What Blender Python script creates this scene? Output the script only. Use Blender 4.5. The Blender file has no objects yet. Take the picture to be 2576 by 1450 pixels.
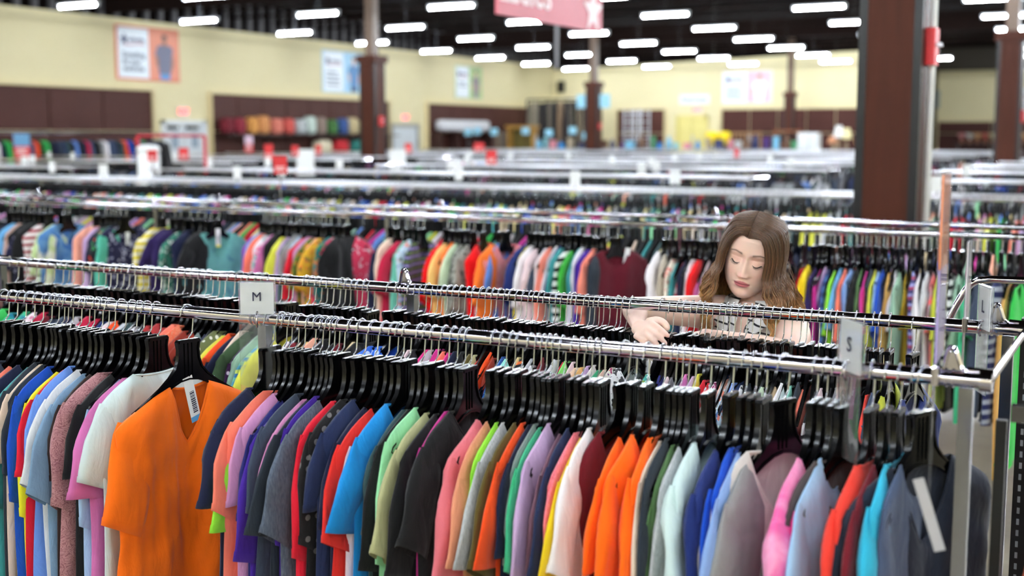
import bpy, bmesh, math, random
from mathutils import Vector, Matrix, noise
import numpy as np
R = math.radians; PI = math.pi
col = bpy.context.scene.collection
sc = bpy.context.scene

# ------------------------------------------------------------------ camera, world, exposure
FPX = 3100.0; YAW = R(27.86); HORIZ = 345.0; CAMZ = 1.84
PITCH = math.atan((725.0 - HORIZ) / FPX)
cam_d = bpy.data.cameras.new('camera'); cam = bpy.data.objects.new('camera', cam_d); col.objects.link(cam)
cam_d.sensor_width = 36; cam_d.lens = FPX / 2576 * 36; cam_d.clip_end = 300; cam_d.clip_start = .05
cam.location = (0, 0, CAMZ); cam.rotation_euler = (PI / 2 - PITCH, 0, YAW)
cam_d.dof.use_dof = True; cam_d.dof.focus_distance = 3.15; cam_d.dof.aperture_fstop = 2.2
sc.camera = cam
w = bpy.data.worlds.new('world'); sc.world = w; w.use_nodes = True
w.node_tree.nodes['Background'].inputs[0].default_value = (.9, .95, 1, 1)
w.node_tree.nodes['Background'].inputs[1].default_value = .15
sc.view_settings.view_transform = 'Standard'; sc.view_settings.look = 'None'
sc.view_settings.gamma = 1; sc.view_settings.use_curve_mapping = False
sc.view_settings.exposure = .84
sc.render.engine = 'CYCLES'
sc.cycles.use_denoising = True
sc.cycles.max_bounces = 6; sc.cycles.transparent_max_bounces = 12
sc.cycles.sample_clamp_indirect = 40
LAMP = 190.0          # radiance of the fluorescent tubes
LX = [-21.05 + 3.53 * k for k in range(0, 9)]     # at Y = 30; the rows run very slightly askew
LY = [-7.8 + 3.88 * k for k in range(0, 15)]

_F = np.array([-math.sin(YAW) * math.cos(PITCH), math.cos(YAW) * math.cos(PITCH), -math.sin(PITCH)])
_R = np.array([math.cos(YAW), math.sin(YAW), 0]); _U = np.cross(_R, _F)
def ray(x, y): return _F + _R * (x - 1288) / FPX - _U * (y - 725) / FPX
def at_z(x, y, z): v = ray(x, y); p = v * ((z - CAMZ) / v[2]); return Vector((p[0], p[1], z))
def at_y(x, y, Y): v = ray(x, y); p = v * (Y / v[1]); return Vector((p[0], Y, p[2] + CAMZ))
def at_x(x, y, X): v = ray(x, y); p = v * (X / v[0]); return Vector((X, p[1], p[2] + CAMZ))

# ------------------------------------------------------------------ materials
def lin(c): return tuple(((v / 255) / 12.92 if v / 255 <= .04045 else ((v / 255 + .055) / 1.055) ** 2.4) for v in c)
def C4(c): return (*lin(c), 1)
MATS = {}
class NB:
    def __init__(s, name):
        s.m = bpy.data.materials.new(name); s.m.use_nodes = True; s.t = s.m.node_tree; s.n = s.t.nodes
        s.b = s.n['Principled BSDF']
    def new(s, ty, **k):
        n = s.n.new(ty)
        for a, v in k.items():
            if a.startswith('i_'):
                key = a[2:]; n.inputs[int(key) if key.isdigit() else key.replace('_', ' ')].default_value = v
            else: setattr(n, a, v)
        return n
    def l(s, a, b): s.t.links.new(a, b)
def mat(name, rgb, rough=.5, metal=0, **kw):
    if name in MATS: return MATS[name]
    b = NB(name); b.b.inputs['Base Color'].default_value = C4(rgb); b.b.inputs['Roughness'].default_value = rough
    b.b.inputs['Metallic'].default_value = metal
    for k, v in kw.items(): b.b.inputs[k.replace('_', ' ')].default_value = v
    MATS[name] = b.m; return b.m
def noisy(name, rgb, rgb2, scale=6, rough=.5, metal=0, bump=0, detail=4, stretch=(1, 1, 1), **kw):
    if name in MATS: return MATS[name]
    b = NB(name); tc = b.new('ShaderNodeTexCoord'); mp = b.new('ShaderNodeMapping'); mp.inputs['Scale'].default_value = stretch
    nz = b.new('ShaderNodeTexNoise', i_Scale=scale, i_Detail=detail)
    mx = b.new('ShaderNodeMix', data_type='RGBA'); mx.inputs['A'].default_value = C4(rgb); mx.inputs['B'].default_value = C4(rgb2)
    b.l(tc.outputs['Object'], mp.inputs[0]); b.l(mp.outputs[0], nz.inputs['Vector']); b.l(nz.outputs[0], mx.inputs['Factor'])
    b.l(mx.outputs['Result'], b.b.inputs['Base Color']); b.b.inputs['Roughness'].default_value = rough; b.b.inputs['Metallic'].default_value = metal
    if bump:
        bp = b.new('ShaderNodeBump', i_Strength=bump, i_Distance=.01); b.l(nz.outputs[0], bp.inputs['Height']); b.l(bp.outputs[0], b.b.inputs['Normal'])
    for k, v in kw.items(): b.b.inputs[k.replace('_', ' ')].default_value = v
    MATS[name] = b.m; return b.m
def fabric(key, rgb, pat=None, cols=()):
    """woven cotton, optionally stripes / floral / dots / heather / tie-dye"""
    if key in MATS: return MATS[key]
    b = NB('fabric_' + key); tc = b.new('ShaderNodeTexCoord')
    info = b.new('ShaderNodeObjectInfo')
    off = b.new('ShaderNodeVectorMath', operation='ADD'); b.l(tc.outputs['Object'], off.inputs[0])
    m10 = b.new('ShaderNodeMath', operation='MULTIPLY', i_1=7.0); b.l(info.outputs['Random'], m10.inputs[0]); b.l(m10.outputs[0], off.inputs[1])
    P = off.outputs[0]
    out = None
    def mix(fac, a, c):
        x = b.new('ShaderNodeMix', data_type='RGBA'); b.l(fac, x.inputs['Factor'])
        for s_, v in (('A', a), ('B', c)):
            if isinstance(v, tuple): x.inputs[s_].default_value = v
            else: b.l(v, x.inputs[s_])
        return x.outputs['Result']
    def ramp(src, stops, interp='CONSTANT'):
        r = b.new('ShaderNodeValToRGB'); r.color_ramp.interpolation = interp
        e = r.color_ramp.elements
        e[0].position = stops[0][0]; e[0].color = stops[0][1]; e[1].position = stops[1][0]; e[1].color = stops[1][1]
        for p_, c_ in stops[2:]: el = e.new(p_); el.color = c_
        b.l(src, r.inputs[0]); return r.outputs[0]
    base = C4(rgb); cc = [C4(c) for c in cols]
    if pat is None:
        nz = b.new('ShaderNodeTexNoise', i_Scale=9, i_Detail=3); b.l(P, nz.inputs['Vector'])
        out = mix(nz.outputs[0], tuple(min(1, v * 1.08) for v in base), tuple(v * .9 for v in base))
    elif pat == 'heather':
        nz = b.new('ShaderNodeTexNoise', i_Scale=260, i_Detail=4)
        mp = b.new('ShaderNodeMapping'); mp.inputs['Scale'].default_value = (1, 1, .25); b.l(P, mp.inputs[0]); b.l(mp.outputs[0], nz.inputs['Vector'])
        out = ramp(nz.outputs[0], [(.35, base), (.68, cc[0])], 'LINEAR')
    elif pat in ('stripe', 'vstripe'):
        sx = b.new('ShaderNodeSeparateXYZ'); b.l(P, sx.inputs[0])
        nz = b.new('ShaderNodeTexNoise', i_Scale=5); b.l(P, nz.inputs['Vector'])
        ad = b.new('ShaderNodeMath', operation='MULTIPLY_ADD', i_1=.02); b.l(nz.outputs[0], ad.inputs[0])
        b.l(sx.outputs['Z' if pat == 'stripe' else 'Y'], ad.inputs[2])
        ml = b.new('ShaderNodeMath', operation='MULTIPLY', i_1=22.0); b.l(ad.outputs[0], ml.inputs[0])
        fr = b.new('ShaderNodeMath', operation='FRACT'); b.l(ml.outputs[0], fr.inputs[0])
        n = len(cc) + 1; out = ramp(fr.outputs[0], [(i / n * (1 if n > 2 else 1.1), c) for i, c in enumerate([base] + cc)])
    elif pat == 'floral':
        v = b.new('ShaderNodeTexVoronoi', i_Scale=34); nz = b.new('ShaderNodeTexNoise', i_Scale=30)
        b.l(P, nz.inputs['Vector']); a2 = b.new('ShaderNodeMix', data_type='VECTOR'); a2.inputs['Factor'].default_value = .12
        b.l(P, a2.inputs[4]); b.l(nz.outputs['Color'], a2.inputs[5]); b.l(a2.outputs[1], v.inputs['Vector'])
        sp = b.new('ShaderNodeSeparateColor'); b.l(v.outputs['Color'], sp.inputs[0])
        n = len(cc) + 1; ctab = ramp(sp.outputs[0], [(i / n, c) for i, c in enumerate(cc + [base])]) if n > 1 else base
        th = ramp(v.outputs['Distance'], [(0, (1, 1, 1, 1)), (.48, (0, 0, 0, 1))])
        out = mix(th, base, ctab)
    elif pat == 'dots':
        v = b.new('ShaderNodeTexVoronoi', i_Scale=34, i_Randomness=.5); b.l(P, v.inputs['Vector'])
        th = ramp(v.outputs['Distance'], [(0, (1, 1, 1, 1)), (.26, (0, 0, 0, 1))]); out = mix(th, base, cc[0])
    elif pat == 'dye':
        nz = b.new('ShaderNodeTexNoise', i_Scale=9, i_Detail=5, i_Distortion=1.2); b.l(P, nz.inputs['Vector'])
        out = ramp(nz.outputs[0], [(.38, base), (.6, cc[0])] + ([(.72, cc[1])] if len(cc) > 1 else []), 'LINEAR')
    elif pat == 'line':      # paisley-like scrolling lines
        nz = b.new('ShaderNodeTexNoise', i_Scale=26, i_Detail=1, i_Distortion=2.5); b.l(P, nz.inputs['Vector'])
        ml = b.new('ShaderNodeMath', operation='MULTIPLY', i_1=9.0); b.l(nz.outputs[0], ml.inputs[0])
        fr = b.new('ShaderNodeMath', operation='FRACT'); b.l(ml.outputs[0], fr.inputs[0])
        out = ramp(fr.outputs[0], [(0, cc[0]), (.4, base)], 'CONSTANT')
    if key == 'orangeflower':   # small dark leaf-green flower print on the chest
        mpf = b.new('ShaderNodeVectorMath', operation='SUBTRACT'); mpf.inputs[1].default_value = (0, .088, -.315); b.l(tc.outputs['Object'], mpf.inputs[0])
        sf = b.new('ShaderNodeSeparateXYZ'); b.l(mpf.outputs[0], sf.inputs[0])
        an = b.new('ShaderNodeMath', operation='ARCTAN2'); b.l(sf.outputs['Y'], an.inputs[0]); b.l(sf.outputs['Z'], an.inputs[1])
        m5 = b.new('ShaderNodeMath', operation='MULTIPLY', i_1=5.0); b.l(an.outputs[0], m5.inputs[0]); sn = b.new('ShaderNodeMath', operation='SINE'); b.l(m5.outputs[0], sn.inputs[0])
        rr = b.new('ShaderNodeMath', operation='MULTIPLY_ADD', i_1=.010, i_2=.040); b.l(sn.outputs[0], rr.inputs[0])
        cv = b.new('ShaderNodeCombineXYZ'); b.l(sf.outputs['Y'], cv.inputs[1]); b.l(sf.outputs['Z'], cv.inputs[2])
        ln = b.new('ShaderNodeVectorMath', operation='LENGTH'); b.l(cv.outputs[0], ln.inputs[0])
        lt = b.new('ShaderNodeMath', operation='LESS_THAN'); b.l(ln.outputs['Value'], lt.inputs[0]); b.l(rr.outputs[0], lt.inputs[1])
        nf = b.new('ShaderNodeTexNoise', i_Scale=70); b.l(P, nf.inputs['Vector']); g3 = b.new('ShaderNodeMath', operation='GREATER_THAN', i_1=.43); b.l(nf.outputs[0], g3.inputs[0])
        mm = b.new('ShaderNodeMath', operation='MULTIPLY'); b.l(lt.outputs[0], mm.inputs[0]); b.l(g3.outputs[0], mm.inputs[1])
        out = mix(mm.outputs[0], out, C4((92, 74, 20)))
    if isinstance(out, tuple): b.b.inputs['Base Color'].default_value = out
    else: b.l(out, b.b.inputs['Base Color'])
    b.b.inputs['Roughness'].default_value = .85
    b.b.inputs['Specular IOR Level'].default_value = .2
    b.b.inputs['Sheen Weight'].default_value = .15
    # creases and weave
    mp = b.new('ShaderNodeMapping'); mp.inputs['Scale'].default_value = (1, 1.2, .45); b.l(P, mp.inputs[0])
    n1 = b.new('ShaderNodeTexNoise', i_Scale=16, i_Detail=4, i_Distortion=1.0); b.l(mp.outputs[0], n1.inputs['Vector'])
    b1 = b.new('ShaderNodeBump', i_Strength=.55, i_Distance=.012); b.l(n1.outputs[0], b1.inputs['Height'])
    n2 = b.new('ShaderNodeTexNoise', i_Scale=420, i_Detail=1); b.l(P, n2.inputs['Vector'])
    b2 = b.new('ShaderNodeBump', i_Strength=.12, i_Distance=.001); b.l(n2.outputs[0], b2.inputs['Height']); b.l(b1.outputs[0], b2.inputs['Normal'])
    b.l(b2.outputs[0], b.b.inputs['Normal'])
    MATS[key] = b.m; return b.m
def emis(name, rgb, s):
    if name in MATS: return MATS[name]
    b = NB(name); b.b.inputs['Base Color'].default_value = C4(rgb); b.b.inputs['Emission Color'].default_value = C4(rgb)
    b.b.inputs['Emission Strength'].default_value = s; MATS[name] = b.m; return b.m

CHROME = mat('chrome', (214, 210, 220), .07, 1)
WIRE = mat('wire_steel', (200, 204, 208), .22, 1)
BLACKP = mat('black_plastic', (6, 6, 7), .21, 0, Specular_IOR_Level=.3)
ACRYL = mat('clear_acrylic', (245, 248, 250), .03, 0, Transmission_Weight=.92, IOR=1.2, Alpha=.55)
WHITE = mat('white_card', (238, 240, 238), .6)
RED = mat('red_card', (214, 42, 46), .5)
DARKINK = mat('dark_ink', (30, 30, 58), .6)
STEEL = mat('brushed_steel', (150, 154, 160), .25, 1)
BLACKM = mat('black_metal', (22, 22, 24), .35, .3)

# ------------------------------------------------------------------ mesh helpers
def link(name, me, m=None, parent=None, smooth=False):
    if m is not None and not me.materials:
        for q in (m if isinstance(m, (list, tuple)) else [m]): me.materials.append(q)
    if smooth: me.polygons.foreach_set('use_smooth', [True] * len(me.polygons))
    o = bpy.data.objects.new(name, me); col.objects.link(o)
    if parent is not None: o.parent = parent
    return o
def tag(o, label=None, cat=None, group=None, kind=None):
    if label: o['label'] = label
    if cat: o['category'] = cat
    if group: o['group'] = group
    if kind: o['kind'] = kind
    return o
def empty(name, loc=(0, 0, 0), rz=0):
    o = bpy.data.objects.new(name, None); o.location = loc; o.rotation_euler.z = rz; o.empty_display_size = .1
    col.objects.link(o); return o
class MB:
    def __init__(s): s.v = []; s.f = []; s.mi = []
    def add(s, v, f, mi=0):
        k = len(s.v); s.v += [tuple(p) for p in v]; s.f += [tuple(i + k for i in q) for q in f]; s.mi += [mi] * len(f); return s
    def box(s, a, b, mi=0, M=None):
        x0, y0, z0 = a; x1, y1, z1 = b
        v = [Vector(p) for p in ((x0,y0,z0),(x1,y0,z0),(x1,y1,z0),(x0,y1,z0),(x0,y0,z1),(x1,y0,z1),(x1,y1,z1),(x0,y1,z1))]
        if M is not None: v = [M @ p for p in v]
        return s.add(v, [(0,3,2,1),(4,5,6,7),(0,1,5,4),(1,2,6,5),(2,3,7,6),(3,0,4,7)], mi)
    def tube(s, pts, r, n=8, mi=0, caps=True, sq=1.0):
        pts = [Vector(p) for p in pts]; k = len(pts); rr = r if isinstance(r, (list, tuple)) else [r] * k
        v = []; up = None
        for i, p in enumerate(pts):
            t = (pts[min(i + 1, k - 1)] - pts[max(i - 1, 0)]).normalized()
            if up is None:
                up = Vector((0, 0, 1)) if abs(t.z) < .9 else Vector((0, 1, 0))
            a = t.cross(up)
            if a.length < 1e-5: a = t.cross(Vector((1, 0, 0)))
            a.normalize(); bb = a.cross(t); up = bb
            for j in range(n):
                th = 2 * PI * j / n
                v.append(p + a * math.cos(th) * rr[i] + bb * math.sin(th) * rr[i] * sq)
        f = [(i*n+j, i*n+(j+1) % n, (i+1)*n+(j+1) % n, (i+1)*n+j) for i in range(k-1) for j in range(n)]
        if caps: f += [tuple(range(n))[::-1], tuple((k-1)*n+j for j in range(n))]
        return s.add(v, f, mi)
    def prism(s, poly, x0, x1, mi=0, axis='x'):
        n = len(poly)
        def P(q, h): return {'x': (h, q[0], q[1]), 'y': (q[0], h, q[1]), 'z': (q[0], q[1], h)}[axis]
        v = [P(q, x0) for q in poly] + [P(q, x1) for q in poly]
        return s.add(v, [tuple(range(n))[::-1], tuple(range(n, 2*n))] + [(i, (i+1) % n, n+(i+1) % n, n+i) for i in range(n)], mi)
    def lathe(s, prof, n=16, c=(0, 0, 0), mi=0):
        v = [(c[0]+r*math.cos(2*PI*j/n), c[1]+r*math.sin(2*PI*j/n), c[2]+z) for r, z in prof for j in range(n)]
        return s.add(v, [(i*n+j, i*n+(j+1) % n, (i+1)*n+(j+1) % n, (i+1)*n+j) for i in range(len(prof)-1) for j in range(n)], mi)
    def mesh(s, name):
        me = bpy.data.meshes.new(name); me.from_pydata(s.v, [], s.f)
        if any(s.mi): me.polygons.foreach_set('material_index', s.mi)
        me.update(); return me
    def build(s, name, m, parent=None, smooth=False): return link(name, s.mesh(name), m, parent, smooth)
def autosmooth(me, ang=40):
    bm = bmesh.new(); bm.from_mesh(me)
    bmesh.ops.recalc_face_normals(bm, faces=bm.faces)
    for f in bm.faces: f.smooth = True
    for e in bm.edges:
        if len(e.link_faces) == 2 and e.calc_face_angle(0) > R(ang): e.smooth = False
    bm.to_mesh(me); bm.free(); return me
def bez(pts, n=6):
    """catmull-rom through points"""
    P = [Vector(p) for p in pts]; P = [2*P[0]-P[1]] + P + [2*P[-1]-P[-2]]; o = []
    for i in range(1, len(P)-2):
        for k in range(n):
            t = k / n; a, b_, c, d = P[i-1:i+3]
            o.append(.5*((2*b_)+(c-a)*t+(2*a-5*b_+4*c-d)*t*t+(-a+3*b_-3*c+d)*t**3))
    return o + [P[-2]]
def text_mesh(s, size, ext=.0, font_sx=1.0, bold=0):
    cu = bpy.data.curves.new('t', 'FONT'); cu.body = s; cu.size = size; cu.extrude = ext; cu.align_x = 'CENTER'; cu.align_y = 'CENTER'
    cu.offset = bold; cu.resolution_u = 4
    ob = bpy.data.objects.new('t', cu); col.objects.link(ob)
    dg = bpy.context.evaluated_depsgraph_get(); me = bpy.data.meshes.new_from_object(ob.evaluated_get(dg))
    bpy.data.objects.remove(ob); me.materials.clear(); return me
# ------------------------------------------------------------------ room
WALLC = noisy('cream_paint', (226, 215, 172), (221, 209, 163), 1.2, .7)
BROWN = noisy('brown_panel', (80, 44, 36), (68, 36, 30), 1.5, .6, Specular_IOR_Level=.2)
WOOD = noisy('dark_wood', (84, 43, 30), (64, 34, 24), 7, .5, stretch=(3, 3, .25), Specular_IOR_Level=.12)
CEIL = noisy('dark_deck', (17, 12, 11), (12, 9, 8), .8, 1.0, Specular_IOR_Level=.02)
FLOORM = noisy('vinyl_floor', (150, 140, 122), (112, 100, 84), 5, .3, detail=6, stretch=(1, 4, 1))
XL, XR, YB, YF, ZC = -24.0, 9.0, 49.3, -10.0, 5.75
def struct(name, mb, m, smooth=False): o = mb.build(name, m, None, smooth); o['kind'] = 'structure'; return o
struct('floor', MB().box((XL-.2, YF-.2, -.2), (XR+.2, 62, 0)), FLOORM)
cm = MB().box((XL-.2, YF-.2, ZC), (XR+.2, 62, ZC+.2))
ceil_o = struct('ceiling', cm, CEIL)
# roof steel below the deck: girders on the column lines and joists between them
JO = noisy('joist_paint', (30, 20, 17), (22, 15, 13), 2, .9, Specular_IOR_Level=.05)
for gy in (7.7, 23.3, 38.9):
    g = MB().box((XL, gy-.09, 4.95), (XR, gy+.09, 5.0)).box((XL, gy-.09, 5.5), (XR, gy+.09, 5.55)).box((XL, gy-.012, 5.0), (XR, gy+.012, 5.5))
    g.build('girder', JO, ceil_o)
k = -9.0
while k < 49:
    g = MB().box((XL+.1, k-.05, 5.2), (XR, k+.05, 5.24)).box((XL+.1, k-.05, 5.6), (XR, k+.05, 5.64))
    x = XL + .3
    while x < XR: g.tube([(x, k, 5.24), (x+.45, k, 5.6), (x+.9, k, 5.24)], .014, 4, caps=False); x += .9
    g.build('joist', JO, ceil_o); k += 1.95
struct('wall_left', MB().box((XL-.2, YF, 0), (XL, 62, 4.88)), WALLC)
struct('wall_left_upper', MB().box((XL-.2, YF, 4.88), (XL-.02, 62, ZC)), CEIL)
fl = MB(); y = 8.0
while y < 49:
    fl.box((XL-.02, y, 4.88), (XL+.1, y+.14, ZC-.05)); y += .52
struct('trim_1', fl, mat('roof_stud', (70, 68, 70), .6))
# back wall: its painted height climbs with the roof
bw = MB().prism([(XL, 0), (-9.2, 0), (-9.2, 5.22), (XL, 4.76)], YB, YB+.2, axis='y')
struct('wall_back', bw, WALLC)
struct('wall_back_upper', MB().prism([(XL, 4.76), (-9.2, 5.22), (-9.2, ZC), (XL, ZC)], YB+.01, YB+.2, axis='y'), CEIL)
struct('wall_back_recess', MB().box((-9.4, 58, 0), (XR, 58.2, 4.75)), WALLC)
struct('wall_back_bulkhead', MB().box((-9.4, 57.9, 4.75), (XR, 58.2, ZC)).box((-9.4, YB+.2, 0), (-9.2, 58, ZC)), mat('bulkhead', (66, 60, 50), .8))
struct('wall_right', MB().box((XR, YF, 0), (XR+.2, 58, ZC)), WALLC)
struct('wall_front', MB().box((XL, YF-.2, 0), (XR, YF, ZC)), WALLC)
# brown slatted display panels on the walls
def panel(name, X=None, Y=None, a=0, b=1, z1=3.05, n=4, label='', seams=True):
    r = empty(name, (X or (a+b)/2, Y or (a+b)/2, 0)); r.location = (0, 0, 0)
    for i in range(n):
        s0 = a + (b-a)*i/n + .02; s1 = a + (b-a)*(i+1)/n - .02
        for (q0, q1) in ((0.02, 1.98), (2.01, z1)):
            m = MB()
            if X is not None: m.box((X, s0, q0), (X+.05, s1, q1))
            else: m.box((s0, Y-.05, q0), (s1, Y, q1))
            m.build('board', BROWN, r)
    m = MB()
    if X is not None: m.box((X, a-.05, z1), (X+.12, b+.05, z1+.06)).box((X, b, 0), (X+.12, b+.05, z1)).box((X, a-.05, 0), (X+.12, a, z1))
    else: m.box((a-.05, Y-.12, z1), (b+.05, Y, z1+.06)).box((b, Y-.12, 0), (b+.05, Y, z1)).box((a-.05, Y-.12, 0), (a, Y, z1))
    m.build('frame', mat('cream_trim', (214, 196, 150), .6), r)
    return tag(r, label, 'wall panel')
yA = lambda px: at_x(px, 300, XL).y
panel('wall_panelling', X=XL, a=14.5, b=yA(380), n=6, label='brown wall panelling left of the white double door on the long cream wall')
panel('wall_panelling', X=XL, a=yA(528), b=yA(975), n=8, label='brown wall panelling behind the shelf of cushions on the long cream wall')
panel('wall_panelling', X=XL, a=yA(1072), b=49.2, n=6, label='brown wall panelling at the far end of the long cream wall, behind the rolled rugs')
xB = lambda px: at_y(px, 300, YB).x
panel('wall_panelling', Y=YB, a=xB(1555), b=xB(1673), n=2, z1=2.98, label='short brown wall panel left of the yellow doors on the back wall')
panel('wall_panelling', Y=YB, a=xB(1817), b=-9.3, n=6, z1=2.95, label='long brown wall panelling behind the table lamps on the back wall')
panel('wall_panelling', Y=57.9, a=-9.1, b=2, n=5, z1=2.5, label='low brown wall panelling in the recess right of the big brown column')
# doors
d = empty('door_1', (0, 0, 0)); d['kind'] = 'structure'
ya, yb = yA(403), yA(514); ym = (ya+yb)/2
DW = mat('door_white', (226, 230, 232), .5); GL = mat('door_glass', (150, 165, 180), .1)
MB().box((XL, ya, 0), (XL+.1, ya+.1, 2.3)).box((XL, yb-.1, 0), (XL+.1, yb, 2.3)).box((XL, ya, 2.2), (XL+.1, yb, 2.3)).build('door_frame', DW, d)
for q0, q1 in ((ya+.11, ym-.015), (ym+.015, yb-.11)):
    leaf = MB().box((XL, q0, .02), (XL+.06, q1, 2.18)).build('door_leaf', mat('door_leaf', (206, 212, 214), .5), d)
    MB().box((XL+.06, q0+.05, .95), (XL+.13, q1-.05, 1.03)).build('push_bar', STEEL, leaf)
    MB().box((XL+.06, q0+.25, 1.55), (XL+.075, q1-.25, 1.95)).build('vision_pane', GL, leaf)
    MB().box((XL+.06, q0+.05, 2.06), (XL+.13, q0+.45, 2.14)).build('door_closer', BLACKM, leaf)
d = empty('door_2', (0, 0, 0)); d['kind'] = 'structure'
xa, xb_ = xB(1702), xB(1782); xm = (xa+xb_)/2
YEL = mat('yellow_door_paint', (226, 212, 130), .5)
MB().box((xa, YB-.12, 0), (xa+.1, YB, 2.75)).box((xb_-.1, YB-.12, 0), (xb_, YB, 2.75)).box((xa, YB-.12, 2.65), (xb_, YB, 2.75)).build('door_frame', YEL, d)
for q0, q1 in ((xa+.11, xm-.01), (xm+.01, xb_-.11)):
    leaf = MB().box((q0, YB-.06, .02), (q1, YB, 2.64)).build('door_leaf', YEL, d)
    MB().box((q0+.05, YB-.12, .95), (q1-.05, YB-.07, 1.03)).build('push_bar', STEEL, leaf)
d = empty('door_3', (0, 0, 0)); d['kind'] = 'structure'
ya, yb = yA(980), yA(1048)
MB().box((XL, ya, 0), (XL+.1, ya+.1, 2.3)).box((XL, yb-.1, 0), (XL+.1, yb, 2.3)).box((XL, ya, 2.2), (XL+.1, yb, 2.3)).build('door_frame', mat('grey_frame', (150, 152, 152), .5), d)
MB().box((XL, ya+.11, .02), (XL+.05, yb-.11, 2.18)).build('door_leaf', mat('door_leaf', (206, 212, 214), .5), d)

# lit exit signs over the doors
def exit_sign(p, axis, label):
    r = empty('exit_sign', p); s_ = .19
    if axis == 'x': MB().box((0, -.2, -.13), (.06, .2, .13)).build('case', mat('sign_case', (235, 225, 220), .4), r)
    else: MB().box((-.2, -.06, -.13), (.2, 0, .13)).build('case', mat('sign_case', (235, 225, 220), .4), r)
    me = text_mesh('EXIT', .2, .002, bold=.004); o = link('lettering', me, emis('exit_red', (255, 40, 30), 2.0), r)
    if axis == 'x': o.rotation_euler = (PI/2, 0, PI/2); o.location = (.064, 0, 0)
    else: o.rotation_euler = (PI/2, 0, 0); o.location = (0, -.064, 0)
    tag(r, label, 'exit sign')
exit_sign(at_x(458, 281, XL+.0), 'x', 'lit red exit sign above the white double door')
exit_sign(at_x(1017, 296, XL+.0), 'x', 'small red exit sign above the grey door behind the middle column')
exit_sign(at_y(1755, 276, YB), 'y', 'small red exit sign above the yellow doors on the back wall')

# ------------------------------------------------------------------ fluorescent lights in a regular grid
tube_m = emis('tube_glow', (238, 246, 255), LAMP)
def light_mesh():
    b = MB(); prof = [(.019*math.cos(t), .019*math.sin(t)+.015) for t in np.linspace(0, 2*PI, 10, endpoint=False)]
    return b.prism(prof, -.53, .53).mesh('lens')
lens_me = light_mesh(); lens_me.materials.append(tube_m)
body_me = MB().box((-.58, -.045, .045), (.58, .045, .085)).box((-.58, -.03, -.02), (-.535, .03, .045)).box((.535, -.03, -.02), (.58, .03, .045)).mesh('housing')
body_me.materials.append(mat('housing_white', (225, 228, 230), .5))
rod_me = MB().tube([(0, 0, .09), (0, 0, 1.05)], .006, 4).mesh('hanging_rod'); rod_me.materials.append(STEEL)
for i, x in enumerate(LX):
    for j, y in enumerate(LY):
        if 4 <= j and x < -1.25*y-4: pass
        r = empty('ceiling_light', (x-.035*(y-30), y, 4.6))
        link('lens', lens_me, None, r); link('housing', body_me, None, r); link('hanging_rod', rod_me, None, r)
        tag(r, 'white fluorescent strip light hanging in a long row from the dark ceiling', 'ceiling light', 'fluorescent strip lights below the ceiling')

# ------------------------------------------------------------------ columns
def column(x, y, w_, ztop, label, red=None, conduit=False):
    r = empty('square_column', (x, y, 0)); h = w_/2
    MB().box((-h+.045, -h+.004, 0), (h-.045, h-.004, ztop)).box((-h+.004, -h+.045, 0), (h-.004, h-.045, ztop)).build('wood_cladding', WOOD, r)
    for sx in (-1, 1):
        for sy in (-1, 1):
            m = MB(); xa, ya = sx*h, sy*h
            m.box((min(xa, xa-sx*.05), min(ya, ya-sy*.05), 0), (max(xa, xa-sx*.05), max(ya, ya-sy*.05), ztop)); m.build('corner_guard', BLACKM, r)
    if ztop < 4:
        MB().box((-h-.05, -h-.05, ztop), (h+.05, h+.05, ztop+.16)).build('capital', WOOD, r)
        MB().box((-.11, -.11, ztop), (.11, .11, ZC)).build('steel_post', mat('brown_steel', (100, 76, 56), .45), r)
    if conduit:
        MB().tube([(h+.03, h*.0, 0), (h+.03, h*.0, ZC)], .022, 10).build('white_conduit', WHITE, r, True)
    if red is not None:
        a = MB().box((h+.0, -.07, red-.11), (h+.055, .07, red+.11)).build('fire_alarm', RED, r)
        MB().lathe([(0, .03), (.03, .02), (.035, 0)], 12, (0, 0, 0)).build('strobe', mat('strobe_lens', (235, 235, 240), .1), a, True).location = (h+.055, 0, red)
        bpy.data.objects[-1] if False else None
    return tag(r, label, 'column')
column(-1.50, 7.85, .37, ZC, 'large brown wood-clad column with black corners, nearest the camera', red=2.38, conduit=True)
column(-16.0, 23.5, .42, 3.5, 'brown wood-clad column with a thin steel post on top, between the posters', red=2.2)
column(-17.0, 38.0, .42, 3.5, 'slim distant brown column beside the hanging rolled rugs', red=2.2)
column(-13.0, 47.6, .36, 3.4, 'farthest thin brown column, beside the yellow doors')
column(-2.50, 23.4, .42, 3.5, 'dark brown column with a steel post on top at the right edge', red=2.2)
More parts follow.
